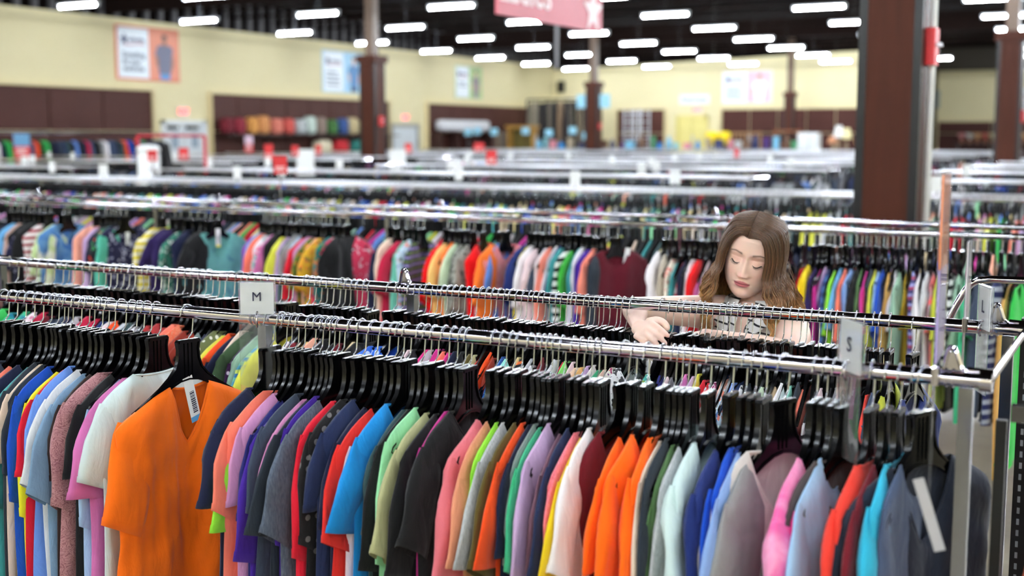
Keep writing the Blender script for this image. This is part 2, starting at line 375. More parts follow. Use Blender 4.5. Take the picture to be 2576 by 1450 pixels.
# camera-like dome on the far column
# ------------------------------------------------------------------ hanger and shirt shapes
def hanger_meshes():
    out = []
    # outline in the Y-Z plane, origin on the rail axis
    half = [(.032, -.070), (.036, -.075), (.032, -.095), (.034, -.120), (.042, -.142), (.060, -.162), (.09, -.184), (.12, -.203), (.150, -.221), (.172, -.234), (.178, -.244), (.172, -.250),
            (.150, -.239), (.12, -.224), (.09, -.208), (.055, -.187), (.028, -.176), (0, -.172)]
    outl = half + [(-y, z) for y, z in reversed(half[:-1])]
    body = MB().prism(outl, -.0025, .0025)
    # flange: rectangle 11 x 3 mm swept along the outline
    n = len(outl); fv = []
    for i, (y, z) in enumerate(outl):
        p0 = Vector(outl[i-1]); p1 = Vector(outl[(i+1) % n]); t = (p1-p0).normalized(); nn = Vector((t.y, -t.x)) * .0035
        c = Vector((y, z))
        for dx, s_ in ((-.006, 0), (.006, 0), (.006, 1), (-.006, 1)):
            if abs(y) > .085: dx *= .6
            q = c + nn * (s_*1.2-.2); fv.append((dx, q.x, q.y))
    ff = [(i*4+j, i*4+(j+1) % 4, ((i+1) % n)*4+(j+1) % 4, ((i+1) % n)*4+j) for i in range(n) for j in range(4)]
    body.add(fv, ff)
    body.box((-.008, -.031, -.078), (.008, .031, -.071))      # flat ledge on the head
    for yy in (-.012, 0, .012): body.box((-.005, yy-.0015, -.165), (.005, yy+.0015, -.078))
    me = body.mesh('hanger_body'); autosmooth(me, 35); me.materials.append(BLACKP)
    hk = bez([(0, .004, -.076), (0, .004, -.066), (0, .014, -.056), (0, .016, -.046), (0, .019, -.02), (0, .0190, .0)], 4)
    hk += [Vector((0, .019*math.cos(t), .019*math.sin(t))) for t in np.linspace(.2, PI+.25, 12)]
    hk += [Vector((0, -.0225, -.010))]
    h = MB().tube(hk, .0019, 6).mesh('hook'); h.polygons.foreach_set('use_smooth', [True]*len(h.polygons)); h.materials.append(WIRE)
    return me, h
HB, HH = hanger_meshes()

def shirt_mesh(seed, sleeve='short', length=.66, neck='crew', hw=.205, nu=18, nv=22, collar=True, width=1.0):
    rnd = random.Random(seed); b = MB(); NK = {'crew': .40, 'v': .42, 'scoop': .52, 'high': .36, 'deepv': .27}[neck]; ZN = -.168
    ph = [rnd.uniform(0, 6.28) for _ in range(12)]
    def ztop(u):
        a = abs(u)
        if a < NK: return ZN - .010*(1-(a/NK)**2)
        t = (a-NK)/(1-NK); return ZN - .056*t - .024*t**3
    ndip = {'crew': .075, 'v': .15, 'scoop': .13, 'high': .03, 'deepv': .125}[neck]
    def hwv(v): return (hw*(1-.03*math.sin(v*PI)) + .02*v + .006*math.sin(ph[0]+v*5)) * width
    def P(u, v, side):
        a = abs(u); zt = ztop(u)
        if side > 0 and a < NK:
            k = (1-(a/NK)**(2.2 if neck not in ('v', 'deepv') else 1.25)); zt -= ndip*k
        zb = ZN - length + .012*math.sin(ph[1]+u*2.2)
        if sleeve == 'none' and .6 < a: pass
        z = zt + (zb-zt)*v
        y = u*hwv(v)
        depth = min(1, (ZN-z)/.10); depth = max(depth, 0)
        t = (.0035 + .0085*min(1, max(0, zt-z)/.014) + .009*depth) * max(0, 1-a**3.5)**.5
        f = depth**1.3
        t += side*0 + f*.0065*max(0, 1-a**6)*math.sin(9*u+ph[2]+1.5*side+1.4*math.sin(3*v+ph[3]))
        mid = f*(.012*math.sin(2.1*u*1.6+ph[4]+2.2*v) + .007*math.sin(5.5*u+ph[5]-1.2*v) + .004*math.sin(13*u+ph[6]+2*v))
        if nu > 24: mid += f*(.0035*math.sin(26*u-14*v+3*math.sin(4*v+u*3)+ph[2])*math.sin(PI*min(1, v*1.3)) + .0025*math.sin(34*v+9*u+2*math.sin(5*u)))
        mid += .012*math.sin(ph[7])*(v**1.5) * 1.0
        z += .004*math.sin(11*u+ph[8])*f
        return (mid + side*max(.0012, t), y, z)
    k3 = max(5, round(nu*.36)); us = [float(q) for q in np.concatenate([np.linspace(-1, -NK, k3+1)[:-1], np.linspace(-NK, NK, k3+1)[:-1], np.linspace(NK, 1, k3+1)])]; nu = len(us)-1
    for side in (1, -1):
        g = [P(us[i], j/nv, side) for j in range(nv+1) for i in range(nu+1)]
        f = []
        for j in range(nv):
            for i in range(nu):
                q = (j*(nu+1)+i, j*(nu+1)+i+1, (j+1)*(nu+1)+i+1, (j+1)*(nu+1)+i)
                f.append(q if side > 0 else q[::-1])
        b.add(g, f)
    # shoulder and side seams join front to back
    N = (nu+1)*(nv+1)
    for i in range(nu):
        u = (us[i]+us[i+1])/2
        if abs(u) > NK: b.f.append((i, N+i, N+i+1, i+1)); b.mi.append(0)
    for j in range(nv):
        for c in (0, nu):
            a0, a1 = j*(nu+1)+c, (j+1)*(nu+1)+c
            b.f.append((a0, a1, N+a1, N+a0) if c == 0 else (a0, N+a0, N+a1, a1)); b.mi.append(0)
    if collar and neck != 'none':
        for side in (1, -1):
            pts = []
            for i in range(13):
                u = -NK+2*NK*i/12; p = P(u, 0, side); pts.append((p[0]+side*.0005, p[1], p[2]-.0015))
            b.tube(pts, [.0020]+[.0036]*11+[.0020], 6)
    if sleeve in ('short', 'long', 'three'):
        drop = {'short': rnd.uniform(.15, .245), 'three': .36, 'long': .52}[sleeve]
        for sg in (-1, 1):
            flare = rnd.uniform(-.010, .065) if sleeve == 'short' else rnd.uniform(-.01, .005)
            xs = rnd.uniform(-.018, .018); ns = 9 if sleeve == 'short' else 14; nr = 14; rings = []; tilt_h = rnd.uniform(.0, .11)
            for k in range(ns+1):
                s_ = k/ns
                zo = -.226 - (drop+.035)*s_
                yo = hw-.018 + .040*min(1, s_*2.2)**.7 + flare*s_ + .004*math.sin(6*s_+ph[9])
                wd = (.088 + .028*min(1, s_*2)) if sleeve == 'short' else (.088+.02*min(1, s_*3) - .07*s_)
                yi = yo - wd; zi = -.250 - (drop+tilt_h)*s_
                c = Vector(((xs*s_ + .006*math.sin(5*s_+ph[10]*sg)), (yo+yi)/2, (zo+zi)/2)); ax = Vector((0, yo-yi, zo-zi))/2
                th = (.008 + .013*min(1, s_*3)) * (1+.25*math.sin(7*s_+ph[11]+sg))
                for q in range(nr):
                    an = 2*PI*q/nr; cc, ss = math.cos(an), math.sin(an)
                    p = c + ax*cc + Vector((1, 0, 0))*(th*ss*(1+.25*math.sin(3*an+ph[3]+4*s_)))
                    rings.append((p.x, sg*p.y, p.z))
            f = []
            for k in range(ns):
                for q in range(nr):
                    t = (k*nr+q, k*nr+(q+1) % nr, (k+1)*nr+(q+1) % nr, (k+1)*nr+q)
                    f.append(t if sg > 0 else t[::-1])
            base = len(b.v); b.add(rings, f)
            # turned hem at the cuff
            last = [Vector(p) for p in rings[ns*nr:]]; cen = sum(last, Vector())/nr
            prev = [Vector(p) for p in rings[(ns-1)*nr:ns*nr]]
            hem = [p+(p-cen)*.03 for p in last]; up = [p+(pp-p)*.75+(p-cen)*.03 for p, pp in zip(last, prev)]
            b.add([*last, *hem, *up], [(q, (q+1) % nr, nr+(q+1) % nr, nr+q) for q in range(nr)] + [(nr+q, nr+(q+1) % nr, 2*nr+(q+1) % nr, 2*nr+q) for q in range(nr)])
    me = b.mesh('shirt'); me.polygons.foreach_set('use_smooth', [True]*len(me.polygons))
    return me
SM = {}
def smesh(kind, i):
    key = (kind, i)
    if key not in SM:
        s = 31*i + hash_(kind)
        if kind == 'tee': me = shirt_mesh(s, 'short', random.Random(s).uniform(.60, .70), ['crew', 'crew', 'crew', 'v'][i % 4], hw=random.Random(s+1).uniform(.202, .222))
        elif kind == 'vtee': me = shirt_mesh(s, 'short', .68, 'v', hw=.215, nu=26, nv=30)
        elif kind == 'deepv': me = shirt_mesh(s+2, 'short', .66, 'deepv', hw=.225, nu=40, nv=44)
        elif kind == 'scoop': me = shirt_mesh(s, 'short', .62, 'scoop', hw=.20)
        elif kind == 'long': me = shirt_mesh(s, 'long', .66, 'crew', hw=.205)
        elif kind == 'three': me = shirt_mesh(s, 'three', .62, 'v', hw=.20)
        elif kind == 'tank': me = shirt_mesh(s, 'none', .6, 'scoop', hw=.17)
        elif kind == 'small': me = shirt_mesh(s, 'short', .5, 'crew', hw=.16, width=.9)
        elif kind == 'cami': me = shirt_mesh(s, 'none', .55, 'scoop', hw=.16)
        me.materials.append(BLACKP); SM[key] = me
    return SM[key]
def hash_(s): return sum((i+3)*ord(c) for i, c in enumerate(s)) % 997

# palette: key -> (word for labels, rgb, pattern, extra colours)
PAL = {
 'navy': ('navy', (24, 30, 60)), 'navy2': ('navy', (30, 42, 78)), 'slate': ('slate grey', (58, 68, 86)), 'dkslate': ('dark slate', (44, 52, 62)),
 'royal': ('royal blue', (22, 78, 190)), 'yellow': ('yellow', (232, 226, 40)), 'red': ('red', (214, 24, 48)), 'redorange': ('red', (226, 46, 38)),
 'cornflower': ('cornflower blue', (110, 150, 226)), 'whitegrey': ('off-white', (216, 218, 222)), 'denim': ('denim blue', (124, 156, 186)),
 'brown': ('dark brown', (50, 34, 32)), 'mauvepaisley': ('mauve paisley', (178, 128, 130), 'line', [(140, 92, 98)]), 'lightblue': ('light blue', (158, 190, 224)),
 'orchid': ('orchid pink', (204, 110, 170)), 'aqua': ('pale aqua', (206, 224, 224)), 'orange': ('orange', (255, 104, 10)), 'lime': ('lime green', (150, 226, 60)),
 'coral': ('coral', (250, 128, 104)), 'lilac': ('lilac', (214, 150, 196)), 'indigo': ('indigo', (38, 40, 108)), 'purple': ('purple', (68, 34, 150)),
 'pink': ('pink', (214, 140, 186)), 'slateheather': ('heathered slate', (72, 82, 98), 'heather', [(96, 106, 122)]), 'black': ('black', (22, 22, 24)),
 'white': ('white', (240, 234, 236)), 'pinkwhite': ('pale pink', (240, 214, 216)), 'bright': ('bright blue', (22, 138, 212)), 'dkteal': ('dark teal', (54, 78, 80)),
 'mint': ('mint green', (152, 222, 168)), 'khaki': ('khaki', (176, 176, 130)), 'magenta': ('magenta', (208, 50, 146)), 'dustypink': ('dusty pink', (218, 112, 122)),
 'tan': ('peach tan', (222, 146, 112)), 'grey': ('heathered grey', (168, 170, 172), 'heather', [(196, 198, 200)]), 'olive': ('olive', (92, 80, 36)),
 'orangered': ('orange-red', (246, 82, 28)), 'greygreen': ('grey-green', (128, 142, 138)), 'jade': ('jade green', (64, 182, 130)), 'lavender': ('lavender', (200, 168, 208)),
 'mauve': ('mauve', (128, 88, 104)), 'pinkcoral': ('pink heather', (232, 110, 124), 'heather', [(244, 140, 150)]), 'deepyellow': ('golden yellow', (238, 204, 28)),
 'cream': ('cream', (236, 212, 190)), 'greenolive': ('leaf green', (88, 124, 76)), 'aquawhite': ('icy aqua', (208, 230, 228)), 'navyblue': ('deep blue', (28, 44, 104)),
 'ltblue': ('powder blue', (138, 170, 222)), 'midgrey': ('mid grey', (146, 146, 146)), 'offwhite': ('stone', (214, 206, 200)), 'pinkdye': ('tie-dyed pink', (244, 106, 170), 'dye', [(250, 168, 206)]),
 'hotpink': ('hot pink', (228, 48, 134)), 'paleblue': ('pale blue', (166, 202, 238)), 'taupe': ('dark taupe', (80, 70, 70)), 'redcoral': ('coral red', (232, 62, 48)),
 'maroon': ('maroon', (110, 20, 34)), 'turq': ('turquoise', (48, 176, 208)), 'slateblue': ('slate blue', (70, 84, 112)), 'navyslate': ('dark navy', (38, 44, 58)),
 'bluetex': ('mottled blue', (22, 84, 190), 'dye', [(40, 150, 220)]), 'teal': ('teal', (62, 150, 150)), 'sky': ('sky blue', (110, 180, 230)),
 'swirl': ('blue and green swirled', (20, 110, 150), 'dye', [(60, 190, 120), (30, 60, 160)]), 'crimson': ('crimson', (190, 26, 64)), 'rust': ('rust red', (150, 50, 34)),
 'brick': ('brick red', (178, 52, 54)), 'orangeprint': ('printed orange', (240, 100, 60), 'line', [(230, 150, 120)]), 'olivedots': ('spotted olive', (100, 108, 66), 'dots', [(232, 232, 220)]),
 'lemon': ('lemon', (226, 226, 80)), 'dkgreen': ('dark green', (62, 86, 56)), 'purpledots': ('spotted purple', (60, 24, 70), 'dots', [(230, 210, 230)]), 'sage': ('sage green', (150, 186, 160)),
 'aquastripe': ('aqua and blue striped', (120, 200, 190), 'stripe', [(60, 120, 190), (210, 226, 120), (90, 170, 210)]), 'whitefloral': ('white floral', (238, 226, 228), 'floral', [(150, 60, 110), (210, 130, 160)]),
 'peachyel': ('peach yellow', (250, 200, 120)), 'peach': ('peach', (246, 176, 150)), 'blacklace': ('black lace', (26, 24, 26), 'dots', [(120, 116, 116)]), 'beige': ('beige', (226, 202, 160)),
 'royaldots': ('spotted royal blue', (40, 100, 206), 'dots', [(210, 226, 250)]), 'bluedots': ('spotted denim', (70, 110, 170), 'dots', [(220, 230, 245)]), 'ltgrey': ('light grey', (204, 204, 206)),
 'aquaprint': ('aqua print', (150, 224, 214), 'floral', [(40, 120, 150), (240, 240, 240)]), 'blueknit': ('blue knit', (40, 80, 160), 'line', [(90, 140, 200)]), 'ltyellow': ('pale yellow', (244, 224, 160)),
 'multistripe': ('multicolour striped', (240, 240, 240), 'stripe', [(30, 30, 34), (240, 120, 60), (40, 40, 40), (214, 80, 150), (230, 220, 70)]), 'dkred': ('dark red', (120, 34, 44)),
 'bw': ('black and white print', (234, 234, 236), 'floral', [(30, 30, 34), (60, 60, 64)]), 'green': ('green', (60, 190, 90)), 'ltgreen': ('light green', (130, 214, 110)),
 'floralmag': ('magenta floral', (244, 240, 230), 'floral', [(170, 30, 100), (226, 90, 60), (120, 40, 120)]), 'mintfloral': ('mint floral', (190, 232, 220), 'floral', [(110, 130, 60), (60, 150, 140)]),
 'reddots': ('red polka-dot', (210, 24, 36), 'dots', [(245, 240, 240)]), 'mintdots': ('mint polka-dot', (140, 214, 190), 'dots', [(40, 60, 80)]), 'blackfloral': ('black floral', (34, 32, 46), 'floral', [(150, 140, 160), (200, 190, 200)]),
 'palegreen': ('pale green', (206, 226, 190)), 'bwstripe': ('black-striped white', (238, 238, 236), 'stripe', [(24, 24, 28)]), 'greylace': ('grey lace', (110, 108, 112), 'dots', [(180, 178, 180)]),
 'chartreuse': ('chartreuse', (196, 200, 60)), 'taupepink': ('taupe pink', (196, 162, 150)), 'navyfloral': ('navy floral', (34, 34, 66), 'floral', [(196, 196, 220), (34, 34, 66), (34, 34, 66)]),
 'whitemar': ('maroon-striped white', (232, 226, 226), 'stripe', [(160, 50, 60)]), 'whitegreen': ('white and green', (226, 234, 216), 'dye', [(190, 214, 150)]), 'bluewhite': ('blue and white', (40, 96, 176), 'dye', [(96, 146, 190)]),
 'redgreen': ('red and green floral', (30, 36, 40), 'floral', [(216, 50, 50), (60, 150, 90)]), 'teallace': ('teal lace', (70, 176, 150), 'line', [(110, 206, 180)]),
 'navystripe': ('navy striped', (30, 34, 58), 'stripe', [(210, 210, 222)]), 'yellowstripe': ('yellow striped', (226, 206, 60), 'stripe', [(246, 240, 210)]), 'dkpurple': ('dark purple', (44, 28, 80)),
 'tealfloral': ('teal and white floral', (50, 120, 100), 'floral', [(230, 236, 226), (40, 60, 60)]), 'tealdye': ('sea-green tie-dyed', (104, 166, 160), 'dye', [(96, 158, 156), (40, 84, 130)]),
 'violet': ('violet', (150, 62, 170)), 'pinkfloral': ('pink floral', (236, 214, 222), 'floral', [(226, 90, 140), (90, 180, 160)]), 'olivefloral': ('olive floral', (100, 120, 50), 'floral', [(226, 140, 50), (60, 90, 40)]),
 'mustardfloral': ('mustard floral', (214, 164, 40), 'floral', [(40, 70, 60), (226, 110, 60)]), 'tealorange': ('teal and orange floral', (30, 110, 110), 'floral', [(226, 120, 60), (60, 140, 80)]),
 'pinkblack': ('pink, black and white patterned', (226, 60, 96), 'floral', [(30, 26, 30), (236, 220, 226), (226, 60, 96)]), 'tealknit': ('aqua', (120, 206, 180)), 'ltbluefl': ('light blue floral', (196, 220, 232), 'floral', [(90, 130, 190), (226, 130, 110)]),
 'navygreen': ('navy and green striped', (40, 44, 66), 'stripe', [(90, 110, 50), (40, 44, 66), (140, 130, 180)]), 'snake': ('grey snake-print', (150, 150, 140), 'floral', [(50, 50, 50), (90, 90, 86)]),
 'bigred': ('bright red', (232, 12, 20)), 'brightorange': ('bright orange', (250, 120, 40)), 'pinkprint': ('pink and cream print', (226, 80, 104), 'line', [(244, 200, 190)]), 'yellownavy': ('yellow and navy', (240, 214, 30), 'dye', [(30, 60, 80)]),
 'salmon': ('salmon', (244, 140, 120)), 'kellygreen': ('kelly green', (60, 170, 60)), 'maroonknit': ('maroon', (96, 18, 34)), 'beigelace': ('beige lace', (206, 196, 178), 'line', [(180, 168, 150)]),
 'creamfl': ('cream floral', (240, 226, 206), 'floral', [(214, 100, 90)]), 'redprint': ('red print', (210, 70, 84), 'floral', [(244, 220, 220)]), 'plaid': ('blue plaid', (70, 104, 170), 'stripe', [(40, 60, 110)]),
 'purplestripe': ('purple striped', (60, 60, 110), 'stripe', [(150, 60, 90), (150, 150, 200)]), 'greypink': ('coral and grey', (232, 96, 96), 'dye', [(150, 150, 156)]),
 'tangold': ('golden tan', (224, 176, 100)), 'vivgreen': ('vivid green', (60, 196, 84)), 'navygrey': ('navy and grey striped', (30, 36, 80), 'stripe', [(150, 156, 170)]), 'mustard': ('mustard', (206, 170, 50)),
}
def fab(key):
    p = PAL[key]; return fabric(key, p[1], p[2] if len(p) > 2 else None, p[3] if len(p) > 3 else ())
# ------------------------------------------------------------------ garment racks
RZ = 1.40
FARCHROME = mat('chrome_far', (244, 244, 248), .30, 1)
POSTM = mat('post_chrome', (150, 152, 162), .16, 1)
def rail_mesh(x0, x1, r=.0155, n=20): return MB().tube([(x0, 0, 0), (x1, 0, 0)], r, n)
def clip_mesh():
    b = MB()   # folded chrome fin on the rail joint
    b.tube(bez([(-.012, 0, .012), (-.006, 0, .045), (0, 0, .056), (.008, 0, .052), (.020, 0, .020), (.03, 0, .012)], 4), .0045, 8, sq=1.6)
    b.prism([(-.012, .010), (-.004, .046), (.006, .048), (.018, .012)], -.0015, .0015, axis='y')
    b.tube([(.03, 0, .018), (.075, 0, .016)], .005, 8)
    b.tube([(-.008, 0, 0), (-.004, 0, 0)], .0185, 16); b.tube([(.004, 0, 0), (.008, 0, 0)], .0185, 16)
    return b
def rack(name, label, x0, x1, ys, joints, z=RZ, near=False):
    r = empty(name, (x0, ys[0], 0)); L = x1-x0
    def put(mb, nm, m, loc=(0, 0, 0), sm=True):
        o = mb.build(nm, m, r, False)
        if sm: autosmooth(o.data, 40)
        o.location = loc; return o
    n = 28 if near else 10
    for k, y in enumerate(ys):
        cuts = [x0] + [j for j in joints] + [x1]
        for a, b_ in zip(cuts[:-1], cuts[1:]): put(MB().tube([(a+.001, 0, 0), (b_-.001, 0, 0)], .0155, n), 'rail', CHROME if near else FARCHROME, (-x0, y-ys[0], z))
        for j in ([x0+.04] if False else []) + list(joints) + [x1-.06, x0+.06]:
            p = MB().box((-.0125, -.0125, .09), (.0125, .0125, z-.016))
            put(p, 'post', POSTM, (j+.03-x0, y-ys[0], 0), False)
            if near: put(clip_mesh(), 'joint_clip', CHROME, (j-x0, y-ys[0], z))
    d = ys[-1]-ys[0]
    for j in list(joints) + [x1-.06, x0+.06]:
        put(MB().box((-.018, -.12, .05), (.018, d+.12, .09)), 'base_bar', STEEL, (j+.03-x0, 0, 0), False)
        for yy in (-.10, d+.10): put(MB().tube([(0, 0, 0), (0, 0, .05)], .02, 12), 'foot', BLACKM, (j+.03-x0, yy, 0))
    put(MB().box((0.08, d/2-.015, .30), (L-.08, d/2+.015, .33)), 'stretcher', STEEL, (0, 0, 0), False) if False else None
    for xe in (x0, x1): 
        put(MB().tube([(0, -.0, 0), (0, d, 0)], .008, 8), 'end_bar', CHROME, (xe-x0+(0.008 if xe == x1 else -.008), 0, z))
        for yy in (0, d): put(MB().tube([(-.008, 0, 0), (.014, 0, 0)], .021, 16), 'end_cap', CHROME, (xe-x0, yy, z))
    return tag(r, label, 'clothes rack')
Y1, Y1b, Y2, Y2b = 2.35, 3.02, 5.88, 6.51
rack('garment_rack', 'double-rail chrome clothes rack nearest the camera, with the M sign on it', -5.6, -.27, (Y1, Y1b), [-3.69, -1.955], near=True)
rack('garment_rack', 'double-rail chrome clothes rack directly behind the young woman', -11.8, -.06, (Y2, Y2b), [-9.2, -7.45, -5.70, -3.94, -2.18], near=True)

# ------------------------------------------------------------------ the garments one by one
USED_LABELS = set()
def unique(lab):
    USED_LABELS.add(lab); return lab
def hang_row(specs, Y, rail, zone, group, wmax=.05, seed=0, z=RZ, up=0, jit=.6):
    """specs: (X, colour key, kind, angle in degrees, options) sorted by X"""
    rnd = random.Random(seed); specs = sorted(specs, key=lambda s: s[0]); labs = {}; n = len(specs)
    for i in range(1, n): specs[i][0] = max(specs[i][0], specs[i-1][0]+.0135)
    rows = []
    for i, s in enumerate(specs):
        X, key, kind, ang, op = s
        gl = X-specs[i-1][0] if i else .05; gr = specs[i+1][0]-X if i < n-1 else .05
        sx = max(.42, min(1.15, min(.35*(gl+gr)+.3*min(gl, gr), wmax)/.036)) if 'sx' not in op else op['sx']
        if abs(ang) > 12: sx = max(sx, .8) if 'sx' not in op else sx
        wl = PAL[specs[i-1][1]][0] if i else None; wr = PAL[specs[i+1][1]][0] if i < n-1 else None
        me = PAL[key][0]; kw = {'long': 'long-sleeved top', 'tank': 'sleeveless top', 'three': 'blouse', 'cami': 'camisole'}.get(kind, 'shirt')
        rows.append([X, key, kind, ang, op, sx, '', me, kw])
    cut = lambda s_, k=2: ' '.join([q.strip(',') for q in s_.split() if q not in ('and', 'with')][:k])
    forms = [lambda a, b, c, kw, z: f'{a} {kw} on the {rail}, between the {b} and {c} ones', lambda a, b, c, kw, z: f'{a} {kw} on the {rail} {z}, between {b} and {c} ones']
    def lab_of(i, lv):
        X, key, kind, ang, op, sx, _, me, kw = rows[i]
        if op.get('label'): return op['label']
        nm = lambda j: cut(PAL[rows[j][1]][0]) if 0 <= j < n else 'rack end'
        l = f'{me} {kw} on the {rail}, between the {nm(i-1)} and {nm(i+1)} ones'
        if 0 in (i, ) : l = f'{me} {kw} first from the left on the {rail}, before the {nm(1)} one'
        if i == n-1: l = f'{me} {kw} last on the {rail}, after the {nm(n-2)} one'
        if lv == 1: l = f'{cut(me)} {kw} on the {rail} {zone(X)}, between {nm(i-1)} and {nm(i+1)} ones'
        if lv == 2: l = f'{cut(me)} {kw} on the {rail} between {nm(i-1)} and {nm(i+1)}, {nm(i-2)} one before'
        if len(l.split()) > 15: l = f'{cut(me)} {kw.split()[-1]} on the {rail} between {cut(nm(i-1), 1)} and {cut(nm(i+1), 1)}' + (f', {zone(X)}' if lv == 1 else '')
        if lv >= 1 and len(l.split()) > 15: l = f'{cut(me)} {kw.split()[-1]} on the {rail} between {nm(i-1)} and {nm(i+1)}'
        return l
    lv = [0]*n
    for p_ in range(2):
        cnt = {}
        for i in range(n): cnt.setdefault(lab_of(i, lv[i]), []).append(i)
        for lab, ix in cnt.items():
            if len(ix) > 1:
                for i in ix: lv[i] = p_+1
    for i in range(n): rows[i][6] = lab_of(i, lv[i]); rows[i] = rows[i][:8]
    seen = {}
    for q in rows: seen.setdefault(q[6], []).append(q)
    for lab, qs in seen.items():
        if len(qs) == 2 and len(lab.split()) < 15: qs[0][6] = 'left ' + lab; qs[1][6] = 'right ' + lab
    for X, key, kind, ang, op, sx, lab, me in rows:
        rz = R(ang + 3.5*math.sin(X*5.1+seed) + rnd.uniform(-jit, jit)); tilt = .012*math.sin(X*9)+rnd.uniform(-.006, .006)
        h = bpy.data.objects.new('clothes_hanger', HB); col.objects.link(h)
        h.location = (X, Y, z-rnd.choice((0, 0, .002, .005))*(jit > 1)); h.rotation_euler = (tilt+rnd.uniform(-.05, .05)*(jit > 1), 0, rz + R(rnd.uniform(-5, 5))*(jit > 1)); h.scale.z = rnd.uniform(.96, 1.04)
        k = bpy.data.objects.new('hook', HH); col.objects.link(k); k.parent = h
        hl = 'black hanger of the ' + lab.replace(' ones', '').replace('long-sleeved ', '').replace('sleeveless ', '').replace(' the ', ' ')
        if len(hl.split()) > 16: hl = 'hanger of ' + lab.replace(' ones', '').replace('the ', '')
        hl = ' '.join(hl.split()[:16])
        tag(h, hl, 'hanger', 'black hangers on the ' + rail)
        if op.get('bare'): continue
        idx = op.get('v', rnd.randrange(8 if kind == 'tee' else 4))
        sme = smesh(kind, idx)
        o = bpy.data.objects.new('shirt', sme); col.objects.link(o)
        o.location = (X, Y, z+op.get('up', up)); o.rotation_euler = (tilt, 0, rz + (PI if op.get('flip', rnd.random() < .12 and abs(ang) < 10) else 0)); h.scale.x = max(.75, min(1, sx*1.3)); o.scale = (sx, op.get('sy', rnd.uniform(.95, 1.04)), op.get('sz', rnd.uniform(.92, 1.05)))
        o.material_slots[0].link = 'OBJECT'; o.material_slots[0].material = fab(key)
        tag(o, lab, 'shirt', group)
        if op.get('tag'):
            yy, zz, an, c2 = op['tag']
            t = MB().box((-.0006, -.015, -.055), (.0006, .015, .055)).build('price_tag', WHITE, o)
            t.location = (op.get('tx', .016), yy, zz); t.rotation_euler = (R(an), 0, 0)
            tb = MB().box((-.0009, -.015, -.055), (.0009, .015, -.042)).build('colour_strip', mat('tagstrip%d' % c2[0], c2, .5), t)
            bars = MB(); q = -.034
            rr = random.Random(5)
            while q < .02:
                wq = rr.choice([.0012, .002, .003]); bars.box((-.0009, -.004, q), (.0009, .010, q+wq)); q += wq+.0018
            bars.build('barcode', DARKINK, t)
            t['label'] = 'white price tag with a barcode and a coloured end'
    return rows
def tipX(px, Y, py=None, zz=1.2):
    """x of the rail under a garment whose near shoulder shows at column px"""
    Yt = Y-.215; lo, hi = -14.0, 1.0
    for _ in range(40):
        m = (lo+hi)/2; v = Vector((m, Yt, zz-CAMZ)); d_ = v.x*_F[0]+v.y*_F[1]+v.z*_F[2]; u = v.x*_R[0]+v.y*_R[1]
        if 1288+FPX*u/d_ < px: lo = m
        else: hi = m
    return (lo+hi)/2
def hookX(px, Y, z=RZ):
    lo, hi = -14.0, 1.0
    for _ in range(40):
        m = (lo+hi)/2; v = Vector((m, Y, z-CAMZ)); d_ = v.x*_F[0]+v.y*_F[1]+v.z*_F[2]; u = v.x*_R[0]+v.y*_R[1]
        if 1288+FPX*u/d_ < px: lo = m
        else: hi = m
    return (lo+hi)/2
# front rail: column where each near shoulder shows, colour
FR = '''-150 black;-128 magenta;-106 slate;-84 coral;-62 navy;-40 teal;-22 dkslate;-8 cream;2 dkslate;14 royal;36 yellow;56 red;69 cornflower;90 whitegrey;106 denim;122 brown;150 mauvepaisley;178 black;197 lightblue;216 orchid;240 aqua'''
FR2 = '''532 navy;565 lime;578 coral;596 lilac;613 indigo;640 purple;659 slate;676 pink;690 dkslate;702 purple;716 slateheather;748 red;772 blacklace;803 navy2;833 navy;856 redorange;872 pinkwhite;890 bright;926 dkteal;943 black;962 mint;990 khaki;1013 black;1034 magenta;1050 black;1119 dustypink;1142 tan;1165 lime;1184 grey;1214 olive;1234 orangered;1246 navy;1256 greygreen;1270 jade;1298 lavender;1328 mauve;1348 navy2;1369 pinkcoral;1388 deepyellow;1404 white'''
FR3 = '''1487 orange;1520 orange;1563 orange;1592 cream;1602 dkslate;1624 greenolive;1644 grey;1685 aquawhite;1744 navyblue;1780 royal;1806 ltblue;1833 midgrey;1884 offwhite;1968 pinkdye;1995 hotpink;2020 paleblue;2052 taupe;2120 redcoral;2160 maroon;2194 turq;2232 slateblue'''
F = []
def parse(s, Y, kinds=('tee',), fn=tipX, seed=1):
    rnd = random.Random(seed); o = []
    for it in s.replace('\n', ';').split(';'):
        it = it.split()
        if not it: continue
        o.append([fn(float(it[0]), Y), it[1], it[2] if len(it) > 2 else rnd.choice(kinds), float(it[3]) if len(it) > 3 else rnd.uniform(-.8, .8), {}])
    return o
frontA = parse(FR, Y1); frontB = parse(FR2, Y1, seed=2); frontC = parse(FR3, Y1, seed=4)
def solveX(px, Yt, z):
    lo, hi = -14.0, 1.0
    for _ in range(40):
        m = (lo+hi)/2; v = Vector((m, Yt, z-CAMZ)); d_ = v.x*_F[0]+v.y*_F[1]+v.z*_F[2]; u = v.x*_R[0]+v.y*_R[1]
        if 1288+FPX*u/d_ < px: lo = m
        else: hi = m
    return (lo+hi)/2
def midX(px, Y): return solveX(px, Y-.12, 1.24)
PAL['orangeflower'] = ('bright orange', (255, 112, 12))
def addf(lst, px, Y, key, kind, ang, **op): lst.append([hookX(px, Y), key, kind, ang, op])
addf(frontA, 470, Y1, 'orangeflower', 'deepv', -6, v=1, sx=1.0, sy=1.0, sz=1.1, tag=(.006, -.205, 14, (90, 170, 226)), flip=False, tx=.004,
     label='bright orange V-neck shirt with a price tag, facing out on the front rail')
